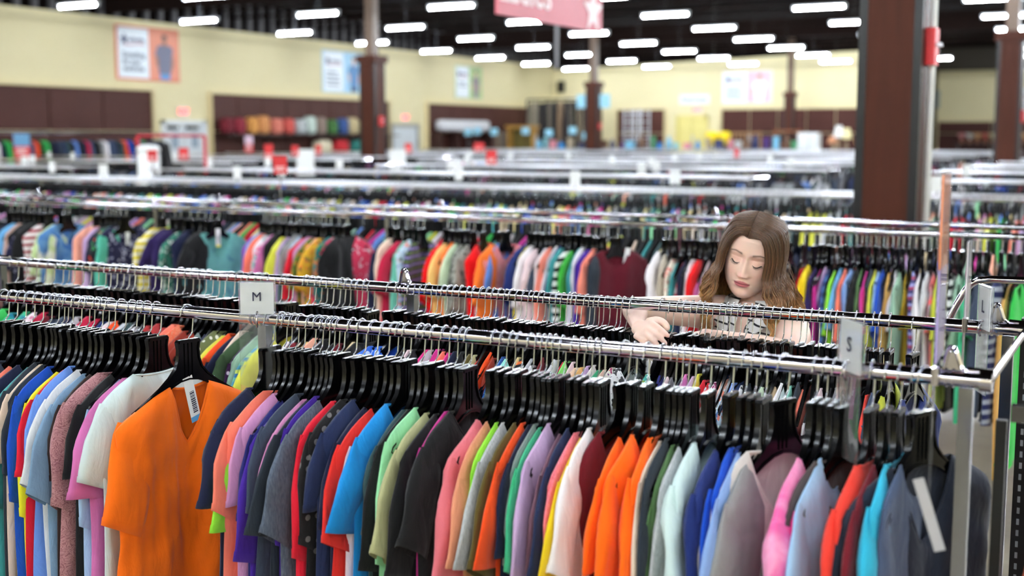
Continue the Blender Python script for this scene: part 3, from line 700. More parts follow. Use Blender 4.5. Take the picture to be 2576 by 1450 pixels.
frontA.append([hookX(470, Y1)-.0, 'grey', 'tee', 14, dict(sx=.35, sz=.95, label='light grey shirt peeking out behind the orange V-neck shirt')]) if False else None
addf(frontC, 1572, Y1, 'maroon', 'tank', -16, v=0, sx=.5, flip=False, label='maroon top under the turned hanger, right after the white shirt')
addf(frontC, 2326, Y1, 'navyslate', 'vtee', -22, v=2, sx=.9, sy=1.05, flip=False, tag=None, label='dark navy shirt with a long grey tag, last on the front rail')
frontC = [s for s in frontC if not (s[1] == 'navyslate' and not s[4])]
for s in frontC:
    if s[1] == 'offwhite': s[2] = 'scoop'; s[3] = -22; s[4] = dict(v=1, sx=.8, flip=False, label='stone coloured scoop-neck shirt turned outwards beside the tie-dyed pink one')
    if s[1] == 'taupe': s[2] = 'scoop'; s[3] = -14; s[4] = dict(v=2, sx=.8, sy=1.02, flip=False, label='dark taupe scoop-neck shirt turned outwards left of the coral red one')
zf = lambda X: 'left of the M sign' if X < hookX(640, Y1) else ('right of the S sign' if X > hookX(2150, Y1) else ('left half' if X < hookX(1300, Y1) else 'right half'))
hang_row(frontA, Y1, 'front rail', zf, 'shirts on the front rail', seed=3)
hang_row(frontB+frontC, Y1, 'front rail', zf, 'shirts on the front rail', seed=7)

RR = '''-30 navy;-10 green;14 swirl;40 swirl;62 whitefloral;84 crimson;98 maroon;112 slate;136 slate;154 navy;172 grey;192 crimson;206 hotpink;222 crimson;238 navyblue;252 white;268 orangered;286 whitegrey;302 dkteal;318 white;334 slate;352 brick;374 brick;392 brick;412 coral;428 orangeprint;446 rust;464 rust;480 greygreen;496 navy;520 olivedots;542 lemon;556 orangered;570 navy;590 cream;606 dkgreen;622 purpledots;640 sage;656 aquastripe;668 lemon;712 whitefloral;726 maroon;742 cream;756 peachyel;772 peach;788 whitegrey;802 black;816 blacklace;832 maroon;846 dkslate;862 beige;876 black'''
RR2 = '''930 royaldots;950 royaldots;976 bluedots;992 blacklace;1008 pinkwhite;1022 black;1038 crimson;1050 hotpink;1063 ltgrey;1078 magenta;1092 coral;1108 hotpink;1126 navy;1140 black;1160 olive;1176 khaki;1190 bigred;1206 orangered;1222 rust;1236 blueknit;1252 aquaprint;1268 beige;1284 ltyellow;1297 multistripe;1312 whitegrey;1324 bw;1340 dkred;1354 black;1368 bw;1384 ltgrey;1394 red;1406 ltgreen;1428 pinkwhite;1440 cream;1452 peachyel;1464 lavender;1480 offwhite;1496 jade;1508 cream;1524 floralmag;1544 bw;1564 whitefloral;1582 purpledots;1602 magenta;1622 mintfloral;1644 indigo;1666 pinkwhite;1682 greylace;1700 dkslate;1718 orchid;1730 lavender;1744 lemon;1758 red;1774 reddots;1790 whitefloral;1804 peach;1820 ltbluefl;1834 cornflower;1852 bw;1868 dkslate;1886 blackfloral;1908 palegreen;1930 beige;1952 white;1974 mintdots;1990 dkslate;2006 coral;2024 sage;2042 bwstripe;2056 pinkwhite;2070 black;2088 greylace;2120 bw;2146 navy;2166 redcoral;2182 slateblue;2208 chartreuse'''
rear = parse(RR, Y1b, ('tee', 'tee', 'tank'), midX, 5); rear2 = parse(RR2, Y1b, ('tee', 'small', 'tank', 'tee'), midX, 6)
for s in rear2:
    if s[1] == 'royaldots': s[3] = -22
addf(rear2, 2300, Y1b, 'navyblue', 'vtee', -4, v=3, sx=.9, flip=False, label='dark blue V-neck shirt with white piping, last on the rear rail')
zr = lambda X: 'left of the M sign' if X < hookX(640, Y1b) else ('near the woman' if hookX(1600, Y1b) < X < hookX(2050, Y1b) else ('past the woman' if X >= hookX(2050, Y1b) else 'mid-rail'))
_g0, _g1 = hookX(1604, Y1b), hookX(1652, Y1b)
rear2 = [s for s in rear2 if not _g0 < s[0] < _g1]
hang_row(rear+rear2, Y1b, 'second rail', zr, 'shirts on the second rail', seed=11, jit=3.0)

# rack behind the woman
R2 = '''-36 black;-20 navy;-6 sky;9 taupepink;22 black;35 navyfloral;47 black;62 whitemar long;98 whitegreen;182 peach;203 lavender;217 navy;228 redgreen;240 teallace;349 yellowstripe;378 dkpurple;392 dkpurple;417 tealfloral;436 navy;456 black;470 black;606 violet;614 sky;622 coral;630 white;641 pinkfloral;650 orchid;660 black;674 lemon;687 lavender;698 dkteal;710 midgrey;718 ltbluefl;729 red;740 lilac;750 olivefloral;762 peach;774 mustardfloral;796 tealorange;814 black;933 navy;947 cream;971 crimson;984 tealknit;997 ltbluefl;1012 navygreen long;1075 bigred;1087 peachyel;1103 brightorange;1113 palegreen;1128 snake;1142 snake'''
R2b = '''1166 bigred long;1208 brightorange;1217 cornflower;1226 pinkprint long -16;1290 navyblue;1298 yellownavy;1308 white;1322 pinkwhite;1336 slate;1346 white;1357 salmon;1368 white;1376 navyblue;1386 teal;1399 bwstripe;1412 kellygreen;1426 teal;1436 white long;1453 purple;1466 salmon;1476 dkslate;1632 white;1645 beigelace long;1664 creamfl;1680 teal;1690 redprint;1701 navy;1716 white long;1730 bigred;1744 orchid;1756 pinkwhite;1768 black;1776 salmon;1788 aquaprint;1810 navy;1840 dkred;1880 grey;1920 teal;1950 black;1990 red;2016 deepyellow long;2034 dkpurple;2046 magenta;2056 lavender;2068 plaid;2084 lime;2098 sky;2108 coral;2124 ltblue;2138 black;2150 greenolive;2162 magenta;2174 slate;2184 lemon;2194 paleblue;2204 royal;2218 tangold;2232 white;2246 sage;2262 mustard;2278 purplestripe long;2298 white;2318 ltgrey;2332 greypink;2346 chartreuse;2358 dkslate;2376 bwstripe;2398 sage;2424 jade;2444 slate;2460 slate;2500 navygrey;2524 tangold long;2548 vivgreen long'''
t2 = lambda px, Y: solveX(px, Y-.21, 1.15)
r2 = parse(R2, Y2, ('tee', 'long', 'three', 'tee'), t2, 8) + parse(R2b, Y2, ('tee', 'small', 'tee', 'three'), t2, 9)
for s in r2:
    if s[0] > hookX(1690, Y2): s[4] = dict(up=-.008)
    if s[1] in ('tangold', 'vivgreen') and s[0] > -.6: s[4] = dict(sz=1.25, sx=.9, up=-.008)
addf(r2, 168, Y2, 'bluewhite', 'vtee', -10, v=0, sx=.8, flip=False, label='blue and white V-neck top turned outwards on the rack behind, near its left end')
addf(r2, 312, Y2, 'navyfloral', 'scoop', -16, v=0, sx=.8, flip=False, tag=(.01, -.27, 0, (236, 220, 60)), label='navy blossom-print top facing out with a yellow-ended price tag')
addf(r2, 545, Y2, 'tealdye', 'vtee', -24, v=1, sx=.8, flip=False, tag=(.0, -.20, 0, (236, 220, 60)), label='sea-green tie-dyed V-neck top facing out with a yellow-ended price tag')
addf(r2, 866, Y2, 'pinkblack', 'long', -20, v=1, sx=.8, flip=False, label='pink, black and white patterned blouse turned outwards behind the second rail')
addf(r2, 1549, Y2, 'maroonknit', 'long', -30, v=2, sx=.8, sy=1.1, flip=False, tag=(.055, -.215, -12, (120, 190, 236)), label='maroon long-sleeved blouse facing out with a blue-ended price tag, left of the woman')
z2 = lambda X: 'left end' if X < hookX(640, Y2) else ('past the woman' if X > hookX(2000, Y2) else 'mid-rack')
hang_row(r2, Y2, 'rack behind', z2, 'shirts on the rack behind the woman', wmax=.075, seed=13, up=.028, jit=1.5)
print('individual', sum(1 for o in bpy.data.objects if o.name.startswith('shirt')), sum(1 for o in bpy.data.objects if o.name.startswith('clothes_hanger')))

# ------------------------------------------------------------------ the many racks farther back and their clothes (too many to count)
FAR = []
def far_rack(x0, x1, y, lab, dens=.055):
    ys = (y, y+.63); j = []; q = x0+1.76
    while q < x1-.8: j.append(q); q += 1.76
    rack('garment_rack', lab, x0, x1, ys, j); FAR.append((x0, x1, ys, dens))
ordn = ['third', 'fourth', 'fifth', 'sixth', 'seventh', 'eighth', 'ninth', 'tenth', 'eleventh', 'twelfth']
yy = Y2+3.45
for k in range(10):
    dn = .06 if k < 2 else .10
    if k == 0: far_rack(-12.4, -.45, yy, 'long double-rail chrome rack, the third row of racks counted from the camera', dn)
    else:
        far_rack(-12.4 if k != 2 else -11.0, -3.9, yy, f'long double-rail chrome rack, the {ordn[k]} row of racks counted from the camera', dn)
        if yy < 28: far_rack(-2.6, .9, yy, f'short double-rail chrome rack right of the big column, level with the {ordn[k]} row', dn)
    if yy > 10:
        far_rack(max(-23.0, -1.25*yy-.5), -13.9, yy, f'chrome double-rail rack toward the long cream wall, level with the {ordn[k]} row', dn)
    yy += 3.45
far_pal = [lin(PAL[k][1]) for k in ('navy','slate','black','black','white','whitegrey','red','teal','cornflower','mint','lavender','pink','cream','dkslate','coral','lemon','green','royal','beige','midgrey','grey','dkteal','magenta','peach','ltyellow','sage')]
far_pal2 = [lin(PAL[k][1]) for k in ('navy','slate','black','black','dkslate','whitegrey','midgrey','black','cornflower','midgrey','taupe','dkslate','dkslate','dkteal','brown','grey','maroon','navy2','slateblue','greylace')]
def vcol_mat(name, rough=.85):
    b = NB(name); a = b.new('ShaderNodeAttribute', attribute_name='tint'); b.l(a.outputs['Color'], b.b.inputs['Base Color'])
    b.b.inputs['Roughness'].default_value = rough; return b.m
def far_clothes():
    rnd = random.Random(99); V = []; Fc = []; Cc = []; HV = []; HF = []; KV = []; KF = []
    def addto(V_, F_, v, f):
        k = len(V_); V_ += v; F_ += [tuple(i+k for i in q) for q in f]
    rows = [(-11.7, -.1, Y2b, .05), (-5.5, min(s[0] for s in frontA)-.05, Y1, .04), (-5.5, min(s[0] for s in rear)-.05, Y1b, .04), (-11.6, min(s[0] for s in r2)-.05, Y2, .05)] + [(a, b, y, d) for a, b, ys, d in FAR for y in ys]
    for a, b, y, dens in rows:
        x = a+.1; near = y < 14; run = 0
        base = None
        while x < b-.1:
            if rnd.random() < .008: x += rnd.uniform(.1, .35)
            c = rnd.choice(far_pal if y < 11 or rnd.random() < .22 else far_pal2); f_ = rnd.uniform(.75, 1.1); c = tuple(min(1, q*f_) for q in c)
            w_ = dens*rnd.uniform(.4, .6); hw = rnd.uniform(.19, .23); L = rnd.uniform(.5, .75); sl = rnd.uniform(-.12, .12); dz = rnd.uniform(-.015, .0)
            if rnd.random() < .03: sl += rnd.choice((-.5, .4))
            prof = [(-hw-.035, -.62*L-.2), (-hw-.05, -.36), (-hw-.03, -.25), (-hw+.01, -.205), (-.07, -.14), (0, -.15), (.07, -.14), (hw-.01, -.205), (hw+.03, -.25), (hw+.05, -.36), (hw+.035, -.62*L-.2)]
            t = [w_*.5, w_*.55, w_*.45, w_*.3, w_*.15, .004, w_*.15, w_*.3, w_*.45, w_*.55, w_*.5]
            v = []
            for s_ in (-1, 1):
                for (py, pz), tt in zip(prof, t):
                    v.append((x+s_*tt+sl*py, y+py*(1-abs(sl)*.3), RZ+pz+dz+(.015 if near else -.02)))
                for q in (0, 10):
                    v.append((x+s_*w_*.5+sl*prof[q][0], y+prof[q][0]*.85, RZ-.2-L))
            # indices per side: 0..10 profile, 11,12 hem corners
            f = []
            for s_ in (0, 1):
                o = s_*13; q = [(11+o, 0+o, 1+o, 2+o, 3+o, 4+o), (11+o, 4+o, 5+o, 6+o, 12+o), (6+o, 7+o, 8+o, 9+o, 10+o, 12+o)]
                f += [z[::-1] if s_ else z for z in q]
            chain = [11]+list(range(11))+[12]
            for i in range(len(chain)-1): f.append((chain[i], chain[i+1], chain[i+1]+13, chain[i]+13))
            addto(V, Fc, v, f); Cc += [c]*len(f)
            # hanger
            hp = [(.03, -.072), (.03, -.125), (.08, -.175), (.21, -.245), (.20, -.255), (0, -.175), (-.20, -.255), (-.21, -.245), (-.08, -.175), (-.03, -.125), (-.03, -.072)]
            if near:
                hv = [(x+s_*.006+sl*py, y+py, RZ+pz) for s_ in (-1, 1) for py, pz in hp]; nn = len(hp)
                hf = [tuple(range(nn))[::-1], tuple(range(nn, 2*nn))]+[(i, (i+1) % nn, nn+(i+1) % nn, nn+i) for i in range(nn)]
            else:
                hv = [(x+s_*.007+sl*py, y+py, RZ+pz) for s_ in (-1, 1) for py, pz in ((.03, -.075), (.06, -.17), (-.06, -.17), (-.03, -.075))]
                hf = [(3, 2, 1, 0), (4, 5, 6, 7), (0, 4, 7, 3), (0, 1, 5, 4), (2, 3, 7, 6)]
            addto(HV, HF, hv, hf)
            pk = [(.0, -.078), (.017, -.05), (.019, 0), (.012, .016), (0, .0205), (-.012, .016), (-.0195, 0)] if near else [(.0, -.078), (.017, -.045), (.016, .012), (0, .021), (-.018, 0)]
            kv = []; kf = []
            for i, (py, pz) in enumerate(pk):
                for j in range(3):
                    th = 2*PI*j/3; kv.append((x+.0015*math.cos(th)+sl*py, y+py+.0015*math.sin(th)*.7, RZ+pz+.0018*math.sin(th)))
            for i in range(len(pk)-1):
                for j in range(3): kf.append((i*3+j, i*3+(j+1) % 3, (i+1)*3+(j+1) % 3, (i+1)*3+j))
            if y < 12 or rnd.random() < .25: addto(KV, KF, kv, kf)
            x += dens*rnd.uniform(.55, 1.2)
    me = bpy.data.meshes.new('shirts_far'); me.from_pydata(V, [], Fc)
    ca = me.color_attributes.new('tint', 'FLOAT_COLOR', 'CORNER')
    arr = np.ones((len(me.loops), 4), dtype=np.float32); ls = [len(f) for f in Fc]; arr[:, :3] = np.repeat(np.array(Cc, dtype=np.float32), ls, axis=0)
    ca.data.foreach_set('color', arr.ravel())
    o = link('shirt', me, vcol_mat('far_cloth')); tag(o, 'densely packed shirts of every colour on the blurred racks reaching back to the walls', 'shirt', 'shirts on the distant racks', 'stuff')
    m2 = bpy.data.meshes.new('hangers_far'); m2.from_pydata(HV, [], HF)
    o = link('clothes_hanger', m2, mat('black_plastic_far', (10, 10, 11), .55, 0, Specular_IOR_Level=.12)); tag(o, 'black hangers crowded along the blurred racks reaching back to the walls', 'hanger', 'hangers on the distant racks', 'stuff')
    m3 = bpy.data.meshes.new('hooks_far'); m3.from_pydata(KV, [], KF)
    k_ = link('hook', m3, WIRE, o); k_['kind'] = 'stuff'
    print('far garments', len(V)//26, 'faces', len(Fc)+len(HF)+len(KF))
far_clothes()
# ------------------------------------------------------------------ sign holders on the two nearest rails
def faced_text(s, size, m, parent, bold=.0): return link('lettering', text_mesh(s, size, .0004, bold=bold), m, parent)
def holder(letter, X, Y, rz, wd=.082, hgt=.27, up=.105, label='', card_h=.075):
    r = empty('size_sign', (X, Y, RZ), rz)        # faces local -Y
    t = .0022
    h = MB().box((-wd/2, -.006-t, up-hgt), (wd/2, -.006, up)).box((-wd/2, .002-t, up-card_h-.01), (wd/2, .002, up)).box((-wd/2, -.006, up-card_h-.012), (wd/2, .002, up-card_h-.01))
    h.build('acrylic_holder', ACRYL, r)
    MB().box((-wd/2+.004, -.005, up-card_h-.006), (wd/2-.004, -.0035, up-.004)).build('card', WHITE, r)
    if letter:
        q = faced_text(letter, card_h*.42, DARKINK, r, 0 if letter == 'M' else .0004); q.rotation_euler = (PI/2, 0, 0); q.location = (0, -.0088, up-card_h*.52)
    MB().tube([(0, -.012, .0185), (0, -.018, 0), (0, -.012, -.017)], .003, 8).tube([(0, -.012, .0185), (0, .004, .02)], .003, 8).build('rail_clip', CHROME, r, True)
    return tag(r, label, 'sign')
pM = at_y(643, 800, Y1-.03); holder('M', pM.x, Y1-.022, R(30), .088, .30, .095, 'clear acrylic size sign reading M on the front rail')
pS = at_y(2146, 900, Y1-.02); holder('S', pS.x, Y1-.022, R(-50), .088, .27, .10, 'clear acrylic size sign reading S near the right end of the front rail', .095)
pL = at_y(2480, 830, Y1b-.02); holder('L', pL.x, Y1b-.022, R(-66), .085, .25, .10, 'clear acrylic size sign turned sideways at the right end of the second rail', .095)
def big_holder(px, Y, z0, z1, wid, off, label, cols):
    p = at_y(px, 700, Y); r = empty('poster_stand', (p.x, Y, RZ)); a = math.atan2(-p.x, Y)
    r.rotation_euler.z = a + R(off)
    MB().box((-.004, 0, z0), (-.0015, wid, z1)).box((.0015, 0, z0), (.004, wid, z1)).box((-.004, 0, -.26), (-.0015, .05, z0)).build('acrylic_holder', ACRYL, r)
    n = len(cols)
    for i, (nm, c) in enumerate(cols):
        q = MB().box((-.0014, .004, z1-.004-(z1-z0)*(i+1)/n+.002), (.0014, wid-.004, z1-.004-(z1-z0)*i/n)); q.build('poster_sheet', mat(nm, c, .5), r)
    MB().box((-.006, .0, -.012), (.006, .03, .02)).build('rail_clip', CHROME, r)
    return tag(r, label, 'sign')
big_holder(2362, Y1-.03, .03, .375, .16, -4.5, 'tall clear poster stand seen edge-on with an orange upper sheet, right end of front rail', [('sheet_orange', (246, 150, 96)), ('sheet_lavender', (180, 160, 216))])
big_holder(2432, Y1b-.02, .0, .20, .10, -4, 'small clear stand seen edge-on on the second rail, right of the tall one', [('sheet_clear', (214, 206, 210))])
# the grey hang tag on the last front shirt
tg = MB().prism([(-.009, -.07), (.009, -.07), (.009, .055), (-.009, .055)], -.0008, .0008, axis='y').build('hang_tag', mat('tag_grey', (176, 174, 176), .6))
p = at_y(2334, 1285, 2.06); tg.location = p; tg.rotation_euler = (0, R(-18), R(10)); _p = [o for o in bpy.data.objects if o.get('label', '').startswith('dark navy shirt with a long grey tag')][0]
bpy.context.view_layer.update(); tg.parent = _p; tg.matrix_parent_inverse = _p.matrix_world.inverted(); tg['label'] = 'long pale grey hang tag'

# ------------------------------------------------------------------ rack at the right edge, with camisoles
r = empty('garment_rack', (-.2, 2.33, 0))
for yq in (0, .67):
    MB().box((-.02+(.0 if yq else 0), yq-.013, 1.335), (1.3, yq+.013, 1.365)).build('rail', mat('dark_chrome', (110, 110, 118), .12, 1), r)
for yq in (.72,):
    p_ = MB(); p_.box((-.075, yq-.02, 0), (-.04, yq+.02, 1.425)); u = p_.build('slotted_upright', BLACKM, r)
    sl = MB(); z = .1
    while z < 1.4: sl.box((-.064, yq-.021, z), (-.058, yq-.0195, z+.014)).box((-.076, yq-.006, z), (-.0745, yq+.004, z+.014)); z += .027
    o = sl.build('slots', mat('slot_dark', (120, 122, 126), .4), u); o['kind'] = 'stuff'
MB().box((-.045, -.009, 0), (-.026, .009, 1.335)).build('post', BLACKM, r)
MB().box((1.25, -.02, 0), (1.285, .70, 1.335)).build('post', BLACKM, r)
MB().box((-.06, -.1, 0), (1.3, .8, .04)).build('base', BLACKM, r) if False else None
MB().tube(bez([at_y(2385, 812, 3.25)-Vector((-.2, 2.33, 0)), at_y(2408, 765, 3.25)-Vector((-.2, 2.33, 0)), at_y(2440, 718, 3.25)-Vector((-.2, 2.33, 0)), at_y(2480, 704, 3.25)-Vector((-.2, 2.33, 0)), at_y(2576, 706, 3.25)-Vector((-.2, 2.33, 0)), Vector((.3, .92, 1.50))], 5), .009, 10).build('faceout_arm', CHROME, r, True)
MB().box((.28, .90, 0), (.32, .94, 1.52)).build('post', BLACKM, r)
MB().tube([(.3, .92, .03), (1.27, .7, .03)], .012, 8).tube([(-.03, 0, .03), (-.03, .74, .03)], .012, 8).build('base_bar', BLACKM, r)
tag(r, 'black and chrome rack with a curved arm at the right edge of the picture', 'clothes rack')
cam = []
for X, ky, kd, an in ((-.165, 'orangered', 'cami', 4), (-.12, 'orangered', 'cami', -3), (-.07, 'navyblue', 'cami', 0), (-.02, 'orangered', 'cami', 2), (.03, 'black', 'cami', 0)):
    cam.append([X, ky, kd, an, dict(sz=1.0, sx=.7, flip=False, up=-.085)])
hang_row(cam, 2.33, 'right-edge rack', lambda X: 'edge', 'camisoles on the right-edge rack', seed=21, z=1.35)
for o in [q for q in bpy.data.objects if q.get('group') == 'camisoles on the right-edge rack']:
    for sy_ in (-.062, .062):
        for sx_ in (-.006, .008):
            sp_ = MB().tube([(sx_, sy_, -.088), (sx_*1.5, sy_*1.02, -.14), (sx_*1.8, sy_*1.15, -.19-.05*(sx_ > 0))], .0032, 6).build('strap', o.material_slots[0].material, o, True)

# ------------------------------------------------------------------ "Ladies" sign hanging from the ceiling
SX = -5.70
r = empty('department_sign', (SX, 10.47, 3.0))
MB().box((-.015, 0, 0), (.015, 2.44, .95)).build('board', mat('sign_pink', (206, 100, 112), .5), r)
wm = mat('sign_white', (246, 226, 228), .5)
pb = at_x(1382, 27, SX); pa = at_x(1240, 5, SX)
me = text_mesh('Ladies', .52, .004, bold=.008); o = link('lettering', me, wm, r)
xs = [v.co.x for v in me.vertices]; sc_ = (pb.y-(10.47-.02+.06))/(max(xs)-min(xs))
o.scale = (sc_, sc_, 1); o.rotation_euler = (PI/2, 0, PI/2)
ys_ = [v.co.y for v in me.vertices]
o.location = (.018, pb.y-10.47-max(xs)*sc_, at_x(1375, 26, SX).z-3.0-min(ys_)*sc_)
def star(rad, inner=.42, n=5): return [((rad if i % 2 == 0 else rad*inner)*math.sin(PI*i/n), (rad if i % 2 == 0 else rad*inner)*math.cos(PI*i/n)) for i in range(2*n)]
ps = at_x(1488, 28, SX)
st = MB().prism(star(.26), .016, .022).build('star', wm, r); st.location = (0, ps.y-10.47, ps.z-3.0)
for q in (.3, 2.1): MB().tube([(0, q, .95), (0, q, 2.2)], .012, 8).build('hanging_rod', STEEL, r)
tag(r, 'pink hanging sign reading Ladies with a white star, under the dark ceiling', 'sign')
# white drop pole beside it
pp = at_y(1400, 150, 26)
tag(MB().tube([(pp.x, 26, 3.4), (pp.x, 26, ZC)], .035, 8).build('drop_pole', mat('pole_grey', (120, 118, 120), .4)), 'thin grey pole hanging from the ceiling below the pink sign', 'pole')

# ------------------------------------------------------------------ posters on the walls
def poster(corners, axis, plane, bg, side, border, lines, hair, top, legs, name):
    (x0, y0), (x1, y1) = corners
    f = at_x if axis == 'x' else at_y
    a, b = f(x0, y0, plane), f(x1, y1, plane)
    L = (b.y-a.y) if axis == 'x' else (b.x-a.x); zt, zb = a.z, b.z; H = zt-zb
    r = empty('wall_poster', (a.x, a.y, zb)); 
    r.rotation_euler.z = PI/2 if axis == 'x' else 0      # local +x along the wall, -y toward the room
    MB().box((0, -.04, 0), (L, 0, H)).build('board', mat('poster_border_'+name, border, .5), r)
    e = .05
    MB().box((e, -.046, e), (L*.5, -.04, H-e)).build('text_panel', mat('poster_white', (232, 240, 246), .5), r)
    MB().box((L*.5, -.046, e), (L-e, -.04, H-e)).build('photo_panel', mat('poster_side_'+name, side, .5), r)
    ink = mat('poster_ink', (44, 70, 104), .5)
    sx = L*.12; s = MB().prism([(p[0]+sx, p[1]+H*.74) for p in star(.17*H/1.4)], -.05, -.046, axis='y'); s.build('logo_star', mat('poster_navy', (28, 40, 96), .5), r)
    lg = MB()
    for k in range(7): lg.box((L*.19+k*L*.036, -.05, H*.71), (L*.19+k*L*.036+L*.024, -.046, H*(.76+.012*(k % 3))))
    lg.build('logo_word', mat('poster_navy', (28, 40, 96), .5), r)
    sw = MB().tube(bez([(L*.12, -.049, H*.64), (L*.25, -.049, H*.655), (L*.36, -.049, H*.675), (L*.44, -.049, H*.66)], 4), .014, 6); sw.build('logo_swoosh', mat('poster_red', (190, 60, 90), .5), r)
    for k, t in enumerate(lines):
        if t is None:
            q = MB(); x = L*.09; rr = random.Random(k+len(name))
            while x < L*rr.uniform(.34, .42): w_ = rr.uniform(.05, .11); q.box((x, -.049, H*(.46-.1*k)), (x+w_, -.046, H*(.50-.1*k))); x += w_+.03
            q.build('lettering', ink, r)
        else:
            me = text_mesh(t, H*.135, .002, bold=.004); o = link('lettering', me, ink, r); o.rotation_euler = (PI/2, 0, 0)
            mn = min(v.co.x for v in me.vertices); o.location = (L*.09-mn, -.049, H*(.46-.125*k))
    # printed person
    cx = 0; u = H; _n0 = len(bpy.data.objects)
    skin = mat('print_skin_'+name, (150, 104, 84) if name == 'man' else (226, 178, 156), .5)
    def ell(cx_, cz, rx, rz, n=20): return [(cx_+rx*math.cos(2*PI*i/n), cz+rz*math.sin(2*PI*i/n)) for i in range(n)]
    y_ = (-.050, -.046)
    MB().prism([(cx-.10*u, e), (cx+.09*u, e), (cx+.10*u, .17*u), (cx-.09*u, .17*u)], *y_, axis='y').build('printed_trousers', mat('print_legs_'+name, legs, .6), r)
    MB().prism([(cx-.12*u, .14*u), (cx+.11*u, .14*u), (cx+.13*u, .42*u), (cx+.17*u, .60*u), (cx+.14*u, .66*u), (cx+.05*u, .70*u), (cx-.05*u, .70*u), (cx-.14*u, .66*u), (cx-.19*u, .50*u), (cx-.12*u, .44*u)], -.0515, -.046, axis='y').build('printed_shirt', mat('print_top_'+name, top, .6), r)
    MB().prism([(cx+.12*u, .48*u), (cx+.17*u, .48*u), (cx+.18*u, .34*u), (cx+.13*u, .2*u), (cx+.09*u, .2*u), (cx+.13*u, .34*u)], *y_, axis='y').prism([(cx-.18*u, .50*u), (cx-.12*u, .46*u), (cx-.11*u, .34*u), (cx-.04*u, .2*u), (cx-.08*u, .17*u), (cx-.17*u, .32*u)], *y_, axis='y').build('printed_arms', skin, r)
    MB().prism([(cx-.025*u, .66*u), (cx+.03*u, .66*u), (cx+.03*u, .76*u), (cx-.025*u, .76*u)], -.052, -.046, axis='y').prism(ell(cx, .80*u, .050*u, .075*u), -.052, -.046, axis='y').build('printed_head', skin, r)
    MB().prism(ell(cx, .85*u, .052*u, .035*u), -.053, -.046, axis='y').build('printed_hair', mat('print_hair_'+name, hair, .6), r)
    for o_ in r.children:
        if o_.name.startswith('printed'): o_.location.x = L*.755; o_.scale.x = 1.35
    return r
P = XL+.0
tag(poster([(287, 60), (450, 208)], 'x', P, None, (226, 140, 110), (222, 120, 90), ['Something', 'for your', 'wardrobe'], (50, 36, 32), (112, 112, 134), (90, 150, 210), 'man'), 'coral-bordered wall poster with a man in a grey shirt, nearest on the long wall', 'poster')
tag(poster([(808, 124), (912, 237)], 'x', P, None, (160, 206, 232), (186, 214, 230), [None, None, None, None], (110, 80, 60), (90, 140, 190), (60, 66, 90), 'blue'), 'light blue wall poster half hidden behind the brown column', 'poster')
tag(poster([(1143, 163), (1211, 251)], 'x', P, None, (170, 200, 130), (190, 206, 170), [None, None], (70, 56, 50), (146, 136, 140), (150, 140, 160), 'greenp'), 'green and white wall poster nearest the far corner', 'poster')
tag(poster([(1818, 180), (1942, 260)], 'y', YB, None, (226, 184, 196), (236, 226, 226), [None, None, None, None], (60, 50, 50), (240, 242, 246), (236, 238, 240), 'pink'), 'pink and white wall poster on the back wall', 'poster')
tag(poster([(2556, 222), (2680, 300)], 'y', 57.9, None, (214, 222, 232), (226, 232, 238), [None, None], (60, 50, 50), (210, 216, 226), (200, 206, 220), 'far'), 'pale poster cut by the right edge, in the far recess', 'poster')
a, b = at_y(1710, 239, YB), at_y(1785, 262, YB)
r = empty('restroom_sign', (a.x, YB, b.z)); MB().box((0, -.04, 0), (b.x-a.x, 0, a.z-b.z)).build('board', WHITE, r)
me = text_mesh('Restrooms', .24, .002, bold=.003); o = link('lettering', me, mat('poster_ink', (44, 70, 104)), r); o.rotation_euler = (PI/2, 0, 0); o.location = ((b.x-a.x)/2, -.044, (a.z-b.z)/2)
xs = [v.co.x for v in me.vertices]; o.scale[0] = o.scale[1] = (b.x-a.x)*.86/(max(xs)-min(xs)); tag(r, 'white sign reading Restrooms above the yellow doors', 'sign')

# ------------------------------------------------------------------ goods along the long cream wall
rr = random.Random(4)
DKS = mat('shelf_brown', (60, 34, 28), .5)
def cushion(nm, w_, d_, h_, m, seed):
    b = MB(); q = random.Random(seed); n, k = 12, 6; v = []
    for j in range(k+1):
        t = -1+2*j/k; s_ = (1-abs(t)**3)**.5 if abs(t) < 1 else .0
        for i in range(n*2):
            a_ = PI*i/n; c, s = math.cos(a_), math.sin(a_); e_ = lambda z_: math.copysign(abs(z_)**.45, z_)
            v.append((e_(c)*w_/2*(.35+.65*s_), t*d_/2, e_(s)*h_/2*(.35+.65*s_)+h_/2))
    N = n*2; f = [(j*N+i, j*N+(i+1) % N, (j+1)*N+(i+1) % N, (j+1)*N+i) for j in range(k) for i in range(N)]+[tuple(range(N))[::-1], tuple(k*N+i for i in range(N))]
    return b.add(v, f).build(nm, m, None, True)
ya, yb = yA(536), yA(972); zs = at_x(700, 339, XL+.3).z
r = empty('storage_shelf', (XL+.05, ya, zs)); MB().box((0, 0, -.04), (.5, yb-ya, 0)).build('board', DKS, r); MB().box((0, 0, -.75), (.5, yb-ya, -.71)).build('board', DKS, r)
for q in np.linspace(0, yb-ya-.04, 5): MB().box((0, q, -1.2), (.05, q+.04, -.04)).build('upright', DKS, r)
tag(r, 'long dark brown wall shelf holding cushions and folded bedding', 'shelf')
